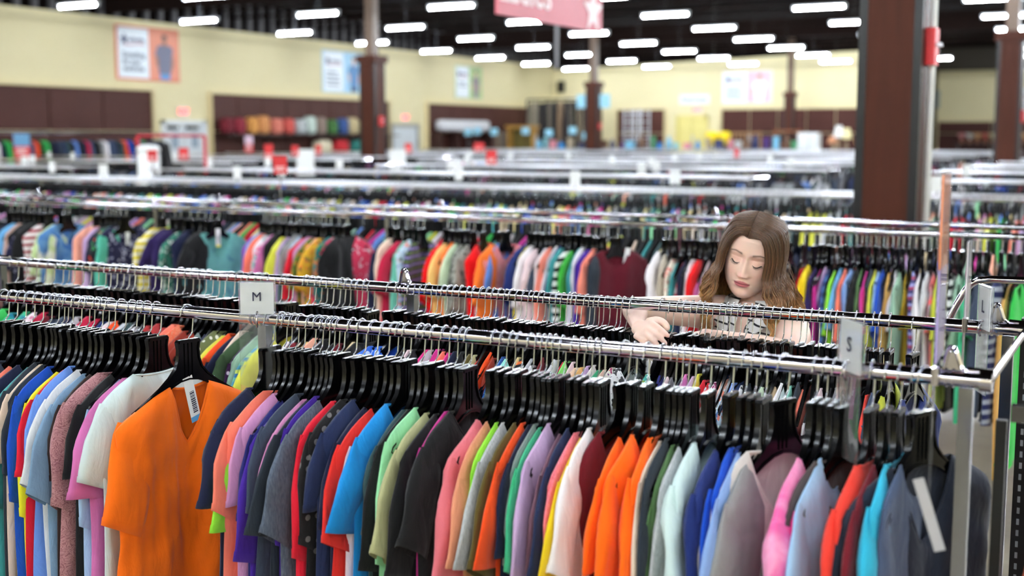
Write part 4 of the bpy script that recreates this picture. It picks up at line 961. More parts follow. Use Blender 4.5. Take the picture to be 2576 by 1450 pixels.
cols = [('dark red', (120, 24, 40)), ('crimson', (150, 40, 56)), ('golden orange', (230, 160, 80)), ('amber', (222, 150, 90)), ('salmon', (230, 130, 110)), ('coral red', (214, 90, 80)), ('pale grey', (200, 206, 206)), ('mint white', (210, 226, 214)), ('taupe', (150, 130, 116)),
 ('leaf green', (70, 120, 60)), ('blue', (60, 90, 150)), ('tan', (206, 186, 140)), ('sand', (214, 200, 160)), ('pale green', (180, 206, 176)), ('dark brown', (80, 60, 48)), ('camel', (176, 140, 96)), ('beige', (220, 190, 130)), ('olive', (100, 96, 60)), ('ivory', (230, 222, 200)), ('chocolate', (70, 44, 34)), ('rose', (200, 140, 130)), ('stone', (170, 160, 140))]
yq = ya+.25
for i, (nm, c) in enumerate(cols):
    w_ = rr.uniform(.5, .62)
    if yq > yb-.4: break
    o = cushion('cushion', .34, w_*.82, rr.uniform(.46, .58), noisy('cush_'+nm, c, tuple(int(v*.75) for v in c), 9, .9), i); o.location = (XL+.27, yq, zs+.004); o.rotation_euler = (0, 0, 0)
    tag(o, f'{nm} cushion on the dark wall shelf of the long cream wall', 'cushion', 'cushions on the wall shelf'); yq += w_
yq = yA(790)
for i, (nm, c) in enumerate([('cream', (236, 222, 190)), ('red', (190, 30, 40)), ('teal', (40, 120, 110)), ('white', (226, 228, 220))]):
    o = cushion('bedding_bundle', .4, .8, .55, noisy('bed_'+nm, c, tuple(int(v*.8) for v in c), 7, .9), i); o.location = (XL+.3, yq, zs-.706)
    tag(o, f'{nm} bundle of bedding on the lower board of the wall shelf', 'bedding', 'bedding on the lower shelf'); yq += .95
# jackets on the wall rail left of the door
r = empty('wall_rail', (XL+.38, 15, 1.93)); MB().tube([(0, 0, 0), (0, yA(392)-15, 0)], .016, 10).build('rail', STEEL, r, True)
for q in np.linspace(.2, yA(390)-15.2, 5): MB().tube([(-.38, q, 0), (0, q, 0)], .012, 6).build('bracket', BLACKM, r)
tag(r, 'steel wall rail of jackets below the left brown panelling', 'rail')
q = 17.6; i = 0
jc = ['black', 'navy', 'slate', 'navy2', 'dkslate', 'black', 'cornflower', 'black', 'navy', 'crimson', 'slateblue', 'black', 'midgrey', 'white', 'navy', 'dkteal', 'black', 'coral', 'brown', 'royal', 'black', 'orangered', 'royal', 'green']
while q < yA(375):
    ky = jc[i % len(jc)] if rr.random() < .8 else rr.choice(jc)
    o = bpy.data.objects.new('jacket', smesh('long', i % 4)); col.objects.link(o); o.location = (XL+.38, q, 1.93+.02); o.rotation_euler.z = R(90+rr.uniform(-8, 8)); o.scale = (2.2, 1.15, 1.15)
    o.material_slots[0].link = 'OBJECT'; o.material_slots[0].material = fab(ky)
    tag(o, f'{PAL[ky][0]} jacket on the wall rail below the left brown panelling', 'jacket', f'{PAL[ky][0]} jackets on the wall rail'); q += rr.uniform(.10, .17); i += 1
# red rolling rack, white column bin, red cards
c = at_z(425, 430, 1.2); c = Vector((-13.15, 14.0, 0))
r = empty('rolling_rack', (c.x, c.y, 0)); wv = (0.884*.5, .467*.5)
RT = mat('red_paint', (190, 20, 40), .35)
for s_ in (-1, 1):
    MB().tube([(wv[0]*s_, wv[1]*s_, .08), (wv[0]*s_, wv[1]*s_, 1.86)], .025, 8).build('post', RT, r, True); MB().tube([(wv[0]*s_-.2, wv[1]*s_+.3, .08), (wv[0]*s_+.2, wv[1]*s_-.3, .08)], .02, 8).build('foot', RT, r, True)
MB().tube([(-wv[0], -wv[1], 1.86), (wv[0], wv[1], 1.86)], .02, 8).build('top_bar', RT, r, True)
tag(r, 'red rolling rack standing in the aisle in front of the white double door', 'clothes rack')
for k, ky in enumerate(['black', 'black', 'dkslate', 'black']):
    o = bpy.data.objects.new('jacket', smesh('long', k)); col.objects.link(o); t_ = -.85+.22*k; o.location = (c.x+wv[0]*t_, c.y+wv[1]*t_, 1.88); o.rotation_euler.z = R(28); o.scale = (1.6, 1, .7)
    o.material_slots[0].link = 'OBJECT'; o.material_slots[0].material = fab(ky); tag(o, 'dark jacket on the red rolling rack', 'jacket', 'dark jackets on the red rolling rack')
o = MB().lathe([(0, 0), (.15, 0), (.16, .02), (.16, 1.6), (.14, 1.62), (.17, 1.63), (.17, 1.68), (.12, 1.72), (0, 1.73)], 20).build('donation_bin', WHITE, None, True); o.location = (c.x+.02, c.y-.5, 0)
tag(o, 'tall round white bin in front of the red rolling rack', 'bin')
def red_card(px, py, w_px, h_px, top=None, label=''):
    d_ = .22*FPX/max(8, (py-HORIZ)); v = ray(px, py); d_ = min(d_, 22.6/max(.01, -v[0]), 40/v[1]); t = d_; p = Vector((v[0]*t, v[1]*t, v[2]*t+CAMZ))
    w_, h_ = w_px*d_/FPX, h_px*d_/FPX
    r = empty('sale_card', (p.x, p.y, 1.40)); r.rotation_euler.z = math.atan2(-p.x, p.y)
    z = p.z-1.40
    MB().box((-w_/2, -.004, z-h_/2), (w_/2, .004, z+(h_/2 if top is None else 0))).build('card', RED, r)
    q = MB()
    for k in range(3): q.box((-w_*.34, -.006, z-h_*(.12+.1*k)), (w_*(.34-.1*(k % 2)), -.004, z-h_*(.08+.1*k)))
    q.build('printed_lines', WHITE, r)
    if top: MB().box((-w_/2, -.004, z), (w_/2, .004, z+h_/2)).build('upper_card', mat('card_%d' % top[0], top, .5), r)
    MB().tube([(0, .008, -1.38), (0, .008, z+h_*.3)], .006, 6).build('stem', CHROME, r)
    tag(r, label, 'sign')
for a_ in [(55, 368, 38, 62, (96, 150, 190), 'blue over red sale card at the far left above the racks'), (383, 392, 24, 28, None, 'red sale card left of the tall white bin'), (462, 387, 24, 30, None, 'red sale card right of the tall white bin'),
           (626, 363, 20, 42, (230, 196, 214), 'pink over red sale card in front of the cushion shelf'), (676, 384, 22, 42, None, 'tall red sale card left of the bigger square one'), (705, 415, 34, 46, None, 'biggest red sale card, square, at left of the brown column'),
           (742, 380, 18, 28, None, 'red sale card beside the white box display'), (801, 378, 14, 26, None, 'narrow red sale card just left of the brown column'), (1027, 373, 18, 24, None, 'red sale card right of the brown column'), (1205, 371, 26, 22, None, 'wide red sale card near the middle of the hall'),
           (1236, 396, 26, 36, None, 'lower red sale card near the middle of the hall'), (1853, 385, 12, 24, None, 'small red sale card in front of the back wall panelling')]:
    red_card(a_[0], a_[1], a_[2], a_[3], a_[4], a_[5])
for k, (px, py, w_px, h_px) in enumerate([(768, 378, 40, 34), (1000, 382, 34, 44)]):
    d_ = 22; v = ray(px, py); o = MB().box((-.14, -.14, 0), (.14, .14, 1.62)).build('display_box', WHITE); o.location = (v[0]*d_, v[1]*d_, 0); o.rotation_euler.z = R(30)
    tag(o, ['white box display left of the brown column', 'white box display right of the brown column'][k], 'box')
# small white size cards standing on the distant rails
rr = random.Random(8)
cardm = MB().box((-.045, -.003, .03), (.045, .003, .15)).mesh('card'); cardm.materials.append(WHITE)
stemm = MB().tube([(0, 0, 0), (0, 0, .05)], .006, 6).mesh('stem'); stemm.materials.append(CHROME)
for a0, b0, ys, dn in FAR[:9]:
    for y in ys:
        x = a0+rr.uniform(.5, 2)
        while x < b0:
            if x < -.12*y:
                r = empty('size_card', (x, y, 1.41), R(rr.uniform(-10, 45))); link('card', cardm, None, r); link('stem', stemm, None, r)
                tag(r, 'small white size card standing on a distant chrome rail', 'sign', 'white size cards on the distant rails')
            x += rr.uniform(1.6, 3.6)

# ------------------------------------------------------------------ far corner: rugs, pillows, cabinets, lamps
rug_cols = [(150, 140, 120), (170, 160, 140), (60, 56, 52), (44, 42, 44), (120, 110, 96), (40, 38, 40), (160, 130, 100), (60, 50, 50), (90, 84, 78), (34, 30, 34), (120, 100, 84), (70, 60, 60), (150, 136, 116), (90, 96, 110)]
fr_ = empty('rug_stand', (0, 0, 0)); p0, p1 = at_y(1318, 300, 45), at_y(1498, 300, 45)
MB().tube([(p0.x, 45.3, 3.35), (p1.x, 45.3, 3.35)], .04, 8).build('top_bar', BLACKM, fr_)
for q in (p0.x, p1.x): MB().tube([(q, 45.3, 0), (q, 45.3, 3.35)], .04, 8).build('post', BLACKM, fr_)
tag(fr_, 'tall black stand carrying the hanging rugs in the far corner', 'stand')
for i, c in enumerate(rug_cols):
    x = p0.x+.14+(p1.x-p0.x-.28)*i/13; w_ = .075+.03*rr.random(); b = MB(); n = 8; v = []
    for j in range(n+1):
        for k in range(10):
            a_ = 2*PI*k/10; rad = w_*(1+.1*math.sin(j*1.3+i)); v.append((x+rad*math.cos(a_)+.02*math.sin(j+i), 45.3+rad*1.4*math.sin(a_), .15+(3.15-.12*rr.random()*(j == n))*j/n))
    b.add(v, [(j*10+k, j*10+(k+1) % 10, (j+1)*10+(k+1) % 10, (j+1)*10+k) for j in range(n) for k in range(10)]+[tuple(n*10+k for k in range(10)), tuple(range(10))[::-1]])
    o = b.build('rolled_rug', noisy('rug_%d' % i, c, tuple(int(q*.6) for q in c), 6, .95, stretch=(1, 1, 3)), None, True)
    tag(o, 'rolled rug hanging upright from the tall stand in the far corner, number of a close row'.replace(', number of a close row', ''), 'rug', 'hanging rolled rugs')
for i in range(6):
    p = at_y(1228+i*9, 320, 43); o = MB().tube([(0, 0, 0), (0, 0, 2.05)], .10, 12).build('standing_rug', noisy('rugs_%d' % i, rug_cols[i*2], rug_cols[i], 5, .95), None, True); o.location = (p.x, 43, 0)
    tag(o, 'dark rolled rug standing on the floor left of the golden cabinet', 'rug', 'rolled rugs standing on the floor')
p = at_y(1308, 320, 42); r = empty('golden_cabinet', (p.x, 42, 0)); GW = noisy('golden_wood', (186, 140, 60), (150, 108, 44), 4, .5)
MB().box((-.55, 0, 0), (-.48, .4, 2.2)).build('side', GW, r); MB().box((.48, 0, 0), (.55, .4, 2.2)).build('side', GW, r)
for z in (.4, 1.1, 2.14): MB().box((-.48, 0, z), (.48, .4, z+.06)).build('shelf_board', GW, r)
MB().box((-.48, .36, 0), (.48, .4, 2.2)).build('back', mat('cab_dark', (96, 84, 30), .6), r); MB().box((-.62, -.05, 2.2), (.62, .45, 2.28)).build('top', GW, r)
tag(r, 'tall golden wooden cabinet left of the hanging rugs', 'cabinet')
zp = 2.05; y0, y1 = yA(1080), yA(1212); r = empty('pillow_shelf', (XL+.05, y0, zp)); MB().box((0, 0, -.04), (.5, y1-y0, 0)).build('board', DKS, r)
for q in np.linspace(0, y1-y0-.05, 4): MB().box((0, q, -2.05), (.46, q+.05, -.04)).build('upright', DKS, r)
tag(r, 'dark shelf of white pillows at the far end of the long wall', 'shelf')
for i in range(7):
    o = cushion('pillow', .42, .8, .42, noisy('pillow_white', (226, 226, 226), (190, 190, 196), 6, .9), 40+i); o.location = (XL+.3, y0+.5+(y1-y0-1)*i/6, zp+.004); tag(o, 'plump white pillow on the far shelf of the long wall', 'pillow', 'white pillows on the far shelf')
# blue-ish bins and bottles on gondola shelves before the back wall
r = empty('gondola_shelf', (-19.6, 38.6, 0)); gx = (0, 9.6)
for z in (1.0, 1.45): MB().box((0, 0, z-.03), (gx[1], .6, z)).build('shelf_board', mat('gondola_grey', (190, 194, 198), .4), r)
for q in np.linspace(0, gx[1], 6): MB().box((q-.02, .28, 0), (q+.02, .32, 1.9)).build('upright', mat('gondola_grey', (190, 194, 198), .4), r)
tag(r, 'pale grey gondola shelf of small housewares before the back wall', 'shelf')
hc = [('light blue', (120, 190, 220)), ('white', (230, 232, 232)), ('blue', (20, 130, 200)), ('purple', (90, 60, 130)), ('pink', (220, 140, 150)), ('green', (80, 160, 110)), ('dark blue', (30, 40, 90)), ('aqua', (150, 214, 220)), ('brown', (110, 80, 60)), ('beige', (200, 180, 150))]
x = .15; i = 0
while x < gx[1]-.2:
    nm, c = hc[(i*7+i//3) % 10]; h_ = rr.uniform(.22, .5); w_ = rr.uniform(.07, .13); mm = mat('ware_'+nm, c, .4)
    if i % 3 == 0: o = MB().lathe([(0, 0), (w_, 0), (w_, h_*.65), (w_*.4, h_*.82), (w_*.4, h_), (0, h_)], 12).build('bottle', mm, None, True); kd = 'bottle'
    elif i % 3 == 1: o = MB().lathe([(0, 0), (w_*.8, 0), (w_*1.1, h_*.8), (w_*1.15, h_*.82), (w_*1.0, h_*.82), (w_*.7, .02)], 14).build('bin', mm, None, True); kd = 'bin'
    else: o = MB().box((-w_, -w_, 0), (w_, w_, h_*.8)).box((-w_*1.05, -w_*1.05, h_*.8), (w_*1.05, w_*1.05, h_*.9)).build('storage_box', mm); kd = 'box'
    o.location = (-19.6+x, 38.8, 1.452); tag(o, f'{nm} {kd} on the pale gondola shelf before the back wall', kd, f'{nm} housewares on the gondola shelf'); x += w_*2+rr.uniform(.05, .2); i += 1
# ladders
for k, px in enumerate((1583, 1600, 1620)):
    p = at_y(px, 330, 44); r = empty('ladder', (p.x, 44, 0), R(10)); LM = mat('aluminium', (170, 172, 176), .35, .8)
    for s_ in (-.2, .2): MB().box((s_-.02, -.02, 0), (s_+.02, .02, 2.9)).build('rail', LM, r)
    for z in np.arange(.3, 2.8, .3): MB().box((-.2, -.015, z), (.2, .015, z+.03)).build('rung', LM, r)
    tag(r, ['leftmost aluminium ladder standing in front of the short brown panel', 'middle aluminium ladder in front of the short brown panel', 'rightmost aluminium ladder in front of the short brown panel'][k], 'ladder')
# furniture before the back wall
def bx(px, w_, h_, d_, z0=0, Y=46.5): p = at_y(px, 340, Y); return p.x
x = bx(1978, 0, 0, 0); OW = noisy('orange_wood', (170, 104, 56), (134, 80, 42), 4, .5)
r = empty('wooden_bookcase', (x, 46.5, 0))
for s_ in (-.5, .44): MB().box((s_, 0, 0), (s_+.06, .4, 2.1)).build('side', OW, r)
for z in (.3, .9, 1.5, 2.04): MB().box((-.44, 0, z), (.44, .4, z+.06)).build('shelf_board', OW, r)
tag(r, 'orange wooden bookcase against the long brown panelling', 'bookcase')
x = bx(2032, 0, 0, 0, Y=44); r = empty('white_cabinet', (x, 44, 0)); MB().box((-.36, 0, 0), (.36, .5, 2.0)).build('body', WHITE, r)
for s_ in (-1, 1): dd = MB().box((s_*.18-.165, -.02, .1), (s_*.18+.165, 0, 1.9)).build('door', mat('white_paint', (226, 230, 232), .4), r); MB().tube([(s_*.03, -.05, 1.0), (s_*.03, -.05, 1.2)], .01, 6).build('handle', STEEL, dd)
tag(r, 'plain white cabinet right of the orange wooden bookcase', 'cabinet')
r = empty('lamp_table', (bx(2145, 0, 0, 0), 46.2, 0)); MB().box((-1.2, 0, 1.22), (1.3, .6, 1.28)).build('tabletop', OW, r)
for s_ in (-1.1, 1.2):
    for t_ in (.05, .5): MB().box((s_-.03, t_, 0), (s_+.03, t_+.06, 1.22)).build('leg', OW, r)
tag(r, 'wooden table carrying the table lamps before the back wall', 'table')
for k, (px, c, hh) in enumerate([(2110, (240, 240, 236), 1.0), (2130, (240, 226, 170), .9), (2178, (240, 240, 232), .85), (2095, (214, 150, 110), .6), (2165, (226, 196, 120), .6)]):
    x = bx(px, 0, 0, 0, Y=46.4); r = empty('table_lamp', (x, 46.4, 1.28)); MB().lathe([(0, 0), (.1, 0), (.1, .03), (.03, .06), (.07, .2*hh), (.04, .4*hh), (.015, .5*hh), (.015, .62*hh), (0, .62*hh)], 14).build('base', mat('lamp_base%d' % k, (160, 140, 110), .3), r, True)
    MB().lathe([(.20, .55*hh), (.11, .98*hh), (.10, .98*hh), (.19, .55*hh)], 18).build('lamp_shade', mat('lamp_shade%d' % k, c, .7), r, True)
    tag(r, ['tallest table lamp with a white shade, left of the cream one', 'table lamp with a cream yellow shade, left of the big column', 'table lamp with a white shade beside the big column', 'low table lamp with a terracotta shade, leftmost on the table', 'low table lamp with a golden shade, between two taller lamps'][k], 'lamp')
x = bx(1866, 0, 0, 0); r = empty('wooden_crib', (x, 46.3, 0)); CW = noisy('crib_wood', (176, 136, 90), (150, 112, 70), 4, .5)
for z in (.9, 1.95): MB().box((-.8, 0, z), (.8, .06, z+.07)).build('crossbar', CW, r)
for q in np.linspace(-.77, .77, 10): MB().box((q-.02, .01, .9), (q+.02, .05, 1.95)).build('slat', CW, r)
for q in (-.8, .76): MB().box((q, 0, 0), (q+.06, .06, 2.05)).build('leg', CW, r)
tag(r, 'light wooden crib frame leaning before the long brown panelling', 'crib')
for k, px in enumerate((1791, 1822)):
    r = empty('mop_bucket', (bx(px, 0, 0, 0, Y=45), 45, 0)); MB().box((-.03, -.03, 0), (.03, .03, 1.55)).build('pole', BLACKM, r); MB().lathe([(0, 0), (.1, 0), (.24, .25), (.26, .4), (.15, .5), (0, .5)], 14).build('cover', mat('bright_yellow', (250, 220, 10), .5), r, True).location = (0, 0, 1.55)
    tag(r, ['bright yellow cover on a dark pole left of the thin far column', 'bright yellow cover on a dark pole right of the thin far column'][k], 'cover'); r.name = 'pole_cover'
# flowers and lamps in the recess
r = empty('recess_shelf', (-8.2, 56.8, 0)); MB().box((0, 0, 1.5), (4.6, .6, 1.56)).build('shelf_board', DKS, r)
for q in (.05, 2.2, 4.5): MB().box((q, .1, 0), (q+.06, .5, 1.5)).build('leg', DKS, r)
tag(r, 'dark shelf of flowers in the recess right of the big brown column', 'shelf')
fc = [('pink', (226, 150, 150)), ('white', (236, 232, 226)), ('peach', (232, 180, 130)), ('coral', (214, 110, 100)), ('cream', (236, 222, 176)), ('lilac', (190, 160, 190))]
for i in range(14):
    nm, c = fc[i % 6]; r = empty('flower_pot', (-7.95+i*.32, 57.0, 1.56)); MB().lathe([(0, 0), (.07, 0), (.1, .18), (.08, .18)], 12).build('pot', mat('terracotta', (150, 96, 70), .7), r, True)
    b = MB()
    for k in range(16):
        a_ = k*2.4; ra = .03+.011*k; c_ = Vector((ra*math.cos(a_), ra*math.sin(a_), .32+.1*rr.random())); n = 6
        b.add([(c_.x+.045*math.cos(2*PI*j/n), c_.y+.045*math.sin(2*PI*j/n), c_.z+.03*(j % 2)) for j in range(n)]+[(c_.x, c_.y, c_.z-.03), (c_.x, c_.y, c_.z+.04)], [(j, (j+1) % n, n) for j in range(n)]+[((j+1) % n, j, n+1) for j in range(n)])
        b.tube([(0, 0, .15), c_-Vector((0, 0, .02))], .005, 4)
    b.build('blossoms', mat('blossom_'+nm, c, .7), r); tag(r, f'pot of {nm} artificial flowers on the dark recess shelf', 'flowers', f'pots of {nm} flowers on the recess shelf')
p = at_y(2353, 245, 57.9); tag(MB().box((p.x-.25, 57.8, p.z-.5), (p.x+.2, 57.9, p.z+.3)).box((p.x-.2, 57.78, p.z-.42), (p.x+.15, 57.8, p.z+.22)).build('wall_speaker', mat('speaker_grey', (150, 160, 156), .6)), 'grey wall box on the cream wall just right of the big brown column', 'speaker')
p = at_y(1415, 222, YB); tag(MB().box((p.x-.12, YB-.3, p.z-.2), (p.x+.12, YB, p.z+.3)).build('wall_speaker', BLACKM), 'small black speaker high on the back wall near the corner', 'speaker')

TB = mat('tag_blue', (150, 206, 226), .5)
for k, (px, py) in enumerate([(1178, 334), (1201, 331), (1243, 333), (1322, 331), (1381, 336), (1441, 330), (1475, 344)]):
    p = at_y(px, py, 37.9); r = empty('aisle_tag', (p.x, 37.9, 0)); MB().tube([(0, 0, 0), (0, 0, p.z)], .012, 6).build('pole', CHROME, r); MB().box((-.14, -.01, p.z-.1), (.14, .01, p.z+.14)).build('card', TB, r)
    tag(r, 'light blue aisle tag on a thin pole before the golden cabinet and rugs', 'sign', 'light blue aisle tags')
for k, (dx, lb) in enumerate(((-.42, 'light blue flag sign on the left of the slim column by the rugs'), (.42, 'light blue flag sign on the right of the slim column by the rugs'))):
    r = empty('flag_sign', (-17.0+dx, 37.95, 3.0)); MB().box((-.18, -.01, -.2), (.18, .01, .25)).build('board', TB, r); tag(r, lb, 'sign')
# ------------------------------------------------------------------ the young woman behind the second rail
def PT(px, py, d): v = ray(px, py); return Vector((v[0]*d, v[1]*d, v[2]*d+CAMZ))
ZP = [.117, .112, .102, .085, .06, .03, 0, -.02, -.04, -.062, -.085, -.106, -.119, -.127]
AW = [0, .024, .043, .059, .0710, .0755, .0755, .0750, .073, .0685, .0600, .0450, .0290, 0]
FD = [0, .030, .051, .070, .0835, .0875, .0835, .0825, .082, .0815, .0790, .0740, .0640, .045]
BD = [0, .035, .058, .078, .0930, .1000, .0980, .0920, .080, .0620, .0420, .0200, .0050, -.02]
def prof(z, T):
    zz = ZP[::-1]; tt = T[::-1]; return float(np.interp(z, zz, tt))
def smoothprof(T):
    # Catmull-like smoothing of the profile on a fine table
    z = np.linspace(ZP[-1], ZP[0], 400); v = np.interp(z, ZP[::-1], T[::-1]); k = np.hanning(23); k /= k.sum()
    vp = np.convolve(np.pad(v, 11, mode='reflect', reflect_type='odd'), k, mode='valid'); vp[0], vp[-1] = v[0], v[-1]
    return lambda q: float(np.interp(q, z, vp))
fA, fF, fB = smoothprof(AW), smoothprof(FD), smoothprof(BD)
def skull(al, z):
    a = max(0, fA(z)); s, c = math.sin(al), math.cos(al)
    if c >= 0:
        f = fF(z); e = .86; x = a*math.copysign(abs(s)**e, s); y = f*abs(c)**e
    else: x = a*s; y = fB(z)*c
    return Vector((x, y, z))
def G(x, z, cx, cz, sx, sz): return math.exp(-((x-cx)/sx)**2/2-((z-cz)/sz)**2/2)
def feat(x, z):
    ax = abs(x); d = 0
    # nose
    t = min(1, max(0, (.012-z)/.050)); 
    if z > -.062 and z < .03:
        h = .0055+.0175*t**1.15; below = 1/(1+math.exp(-(z+.0445)/.0016)); top = 1/(1+math.exp((z-.012)/.007))
        d += h*math.exp(-(x/(.0062+.0042*t))**2/2)*below*top
    d += .0040*G(x, z, 0, -.0385, .0075, .0060) + .0068*G(ax, z, .0118, -.0405, .0042, .0050)
    d -= .0030*G(ax, z, .0065, -.0475, .0030, .0018)
    d -= .0085*G(ax, z, .0300, .0030, .0150, .0100) + .0040*G(ax, z, .0150, .006, .006, .010)
    d += .0075*G(ax, z, .0310, -.0035, .0115, .0075)
    d -= .0016*G(ax, z, .0310, .0065, .0130, .0016)
    d += .0035*G(ax, z, .0280, .0200, .0160, .0060)
    d += .0040*G(ax, z, .0400, -.0350, .0160, .0150)
    d += .0045*G(x, z, 0, -.0660, .0200, .0130)
    lw = max(0, 1-(ax/.0228)**2.2)
    d += lw*(.0042*math.exp(-((z+.0640)/.0032)**2/2) + .0058*math.exp(-((z+.0735-.0010*(ax/.02))/.0040)**2/2) - .0052*math.exp(-((z+.0687-.0015*(ax/.022)**2)/.0013)**2/2))
    d -= .0015*G(x, z, 0, -.0570, .0025, .0050)
    d -= .0022*G(ax, z, .0245, -.0690, .0035, .0035) + .0035*G(x, z, 0, -.0840, .0130, .0045)
    d += .0060*G(x, z, 0, -.1060, .0150, .0095)
    return d
def mixc(a, b, t): t = max(0, min(1, t)); return tuple(a[i]*(1-t)+b[i]*t for i in range(3))
SK = lin((245, 208, 189)); LIP = lin((190, 88, 100)); BLU = lin((236, 148, 130)); BRW = lin((98, 64, 44)); LID = lin((226, 172, 152)); LASH = lin((60, 40, 34))
def facecol(x, y, z):
    c = SK
    if y <= .02: return c
    ax = abs(x)
    c = mixc(c, BLU, .30*G(ax, z, .043, -.036, .014, .012) + .25*G(x, z, 0, -.038, .010, .007) + .12*G(x, z, 0, -.098, .014, .01))
    c = mixc(c, LID, .8*G(ax, z, .031, .0005, .014, .0055))
    # brows: a gently arched tapering bow
    if .013 < ax < .052:
        zc = .0215+.0050*math.sin((ax-.013)/.039*PI*.75)-.0045*max(0, (ax-.036)/.016); w_ = .0036*(1-.55*(ax-.013)/.039)
        c = mixc(c, BRW, .85*math.exp(-((z-zc)/w_)**2)*min(1, (ax-.013)/.004))
    if ax < .0236:
        up = -.0590-.0008*(1 if ax < .003 else 0)-.0070*(ax/.0236)**2; lo = -.0785+.0092*(ax/.0236)**2
        k = 1/(1+math.exp(-(up-z)/.0006))*1/(1+math.exp(-(z-lo)/.0007))
        c = mixc(c, LIP, .9*k); c = mixc(c, lin((120, 50, 56)), .75*k*math.exp(-((z+.0687-.0015*(ax/.022)**2)/.0009)**2))
    c = mixc(c, lin((150, 90, 80)), .5*G(ax, z, .0065, -.0470, .0028, .0014))
    return c
def head_grid():
    nz, na = 190, 200; V = []; C = []
    # columns crowd toward the face, rows toward the features
    al = [math.copysign(abs(t)**1.35, t)*PI for t in np.linspace(-1, 1, na+1)[:-1]]
    zs_ = []
    for t in np.linspace(0, 1, nz): zs_.append(t)
    dens = [1+2.6*math.exp(-((z+.025)/.05)**2) for z in np.linspace(.117, -.127, 600)]; cum = np.cumsum(dens); cum = (cum-cum[0])/(cum[-1]-cum[0])
    zl = np.interp(np.linspace(0, 1, nz), cum, np.linspace(.117, -.127, 600))
    zl = [.117] + [float(z) for z in zl[1:-1]] + [-.127]
    for z in zl:
        for a in al:
            p = skull(a, z); cc = math.cos(a)
            if p.y > .0:
                wgt = min(1, max(0, (p.y-.012)/.025)); d = feat(p.x, z)*wgt; p.y += d; p.x += d*.10*math.copysign(1, p.x)*(abs(p.x)/.07)
            V.append(p); C.append(facecol(p.x, p.y, z))
    n = na; F_ = [(i*n+j, i*n+(j+1) % n, (i+1)*n+(j+1) % n, (i+1)*n+j) for i in range(nz-1) for j in range(n)]
    return V, F_, C
def loft(rings, n=28, close=True):
    """rings: (centre, half-width axis vector, half-depth axis vector)"""
    V = []
    for c, a, b in rings:
        for j in range(n):
            t = 2*PI*j/n; V.append(c+a*math.cos(t)+b*math.sin(t))
    k = len(rings); F_ = [(i*n+j, i*n+(j+1) % n, (i+1)*n+(j+1) % n, (i+1)*n+j) for i in range(k-1) for j in range(n)]
    if close: F_ += [tuple(range(n))[::-1], tuple((k-1)*n+j for j in range(n))]
    return V, F_
HEAD = PT(1895, 637, 3.56)
view = (Vector((0, 0, CAMZ))-HEAD).normalized(); vr = view.cross(Vector((0, 0, 1))).normalized()*-1; 
vr = Vector((0, 0, 1)).cross(view).normalized()            # toward the viewer's right
vu = view.cross(vr)
def head_basis(yaw, pitch, roll):
    f = view*math.cos(yaw) - vr*math.sin(yaw); r_ = vr*math.cos(yaw) + view*math.sin(yaw); u = vu.copy()
    f2 = f*math.cos(pitch) - u*math.sin(pitch); u2 = u*math.cos(pitch) + f*math.sin(pitch)
    r3 = r_*math.cos(roll) - u2*math.sin(roll); u3 = u2*math.cos(roll) + r_*math.sin(roll)
    return r3, f2, u3
hr, hf, hu = head_basis(R(14), R(18), R(15))
HM = Matrix(((hr.x, hf.x, hu.x, HEAD.x), (hr.y, hf.y, hu.y, HEAD.y), (hr.z, hf.z, hu.z, HEAD.z), (0, 0, 0, 1)))
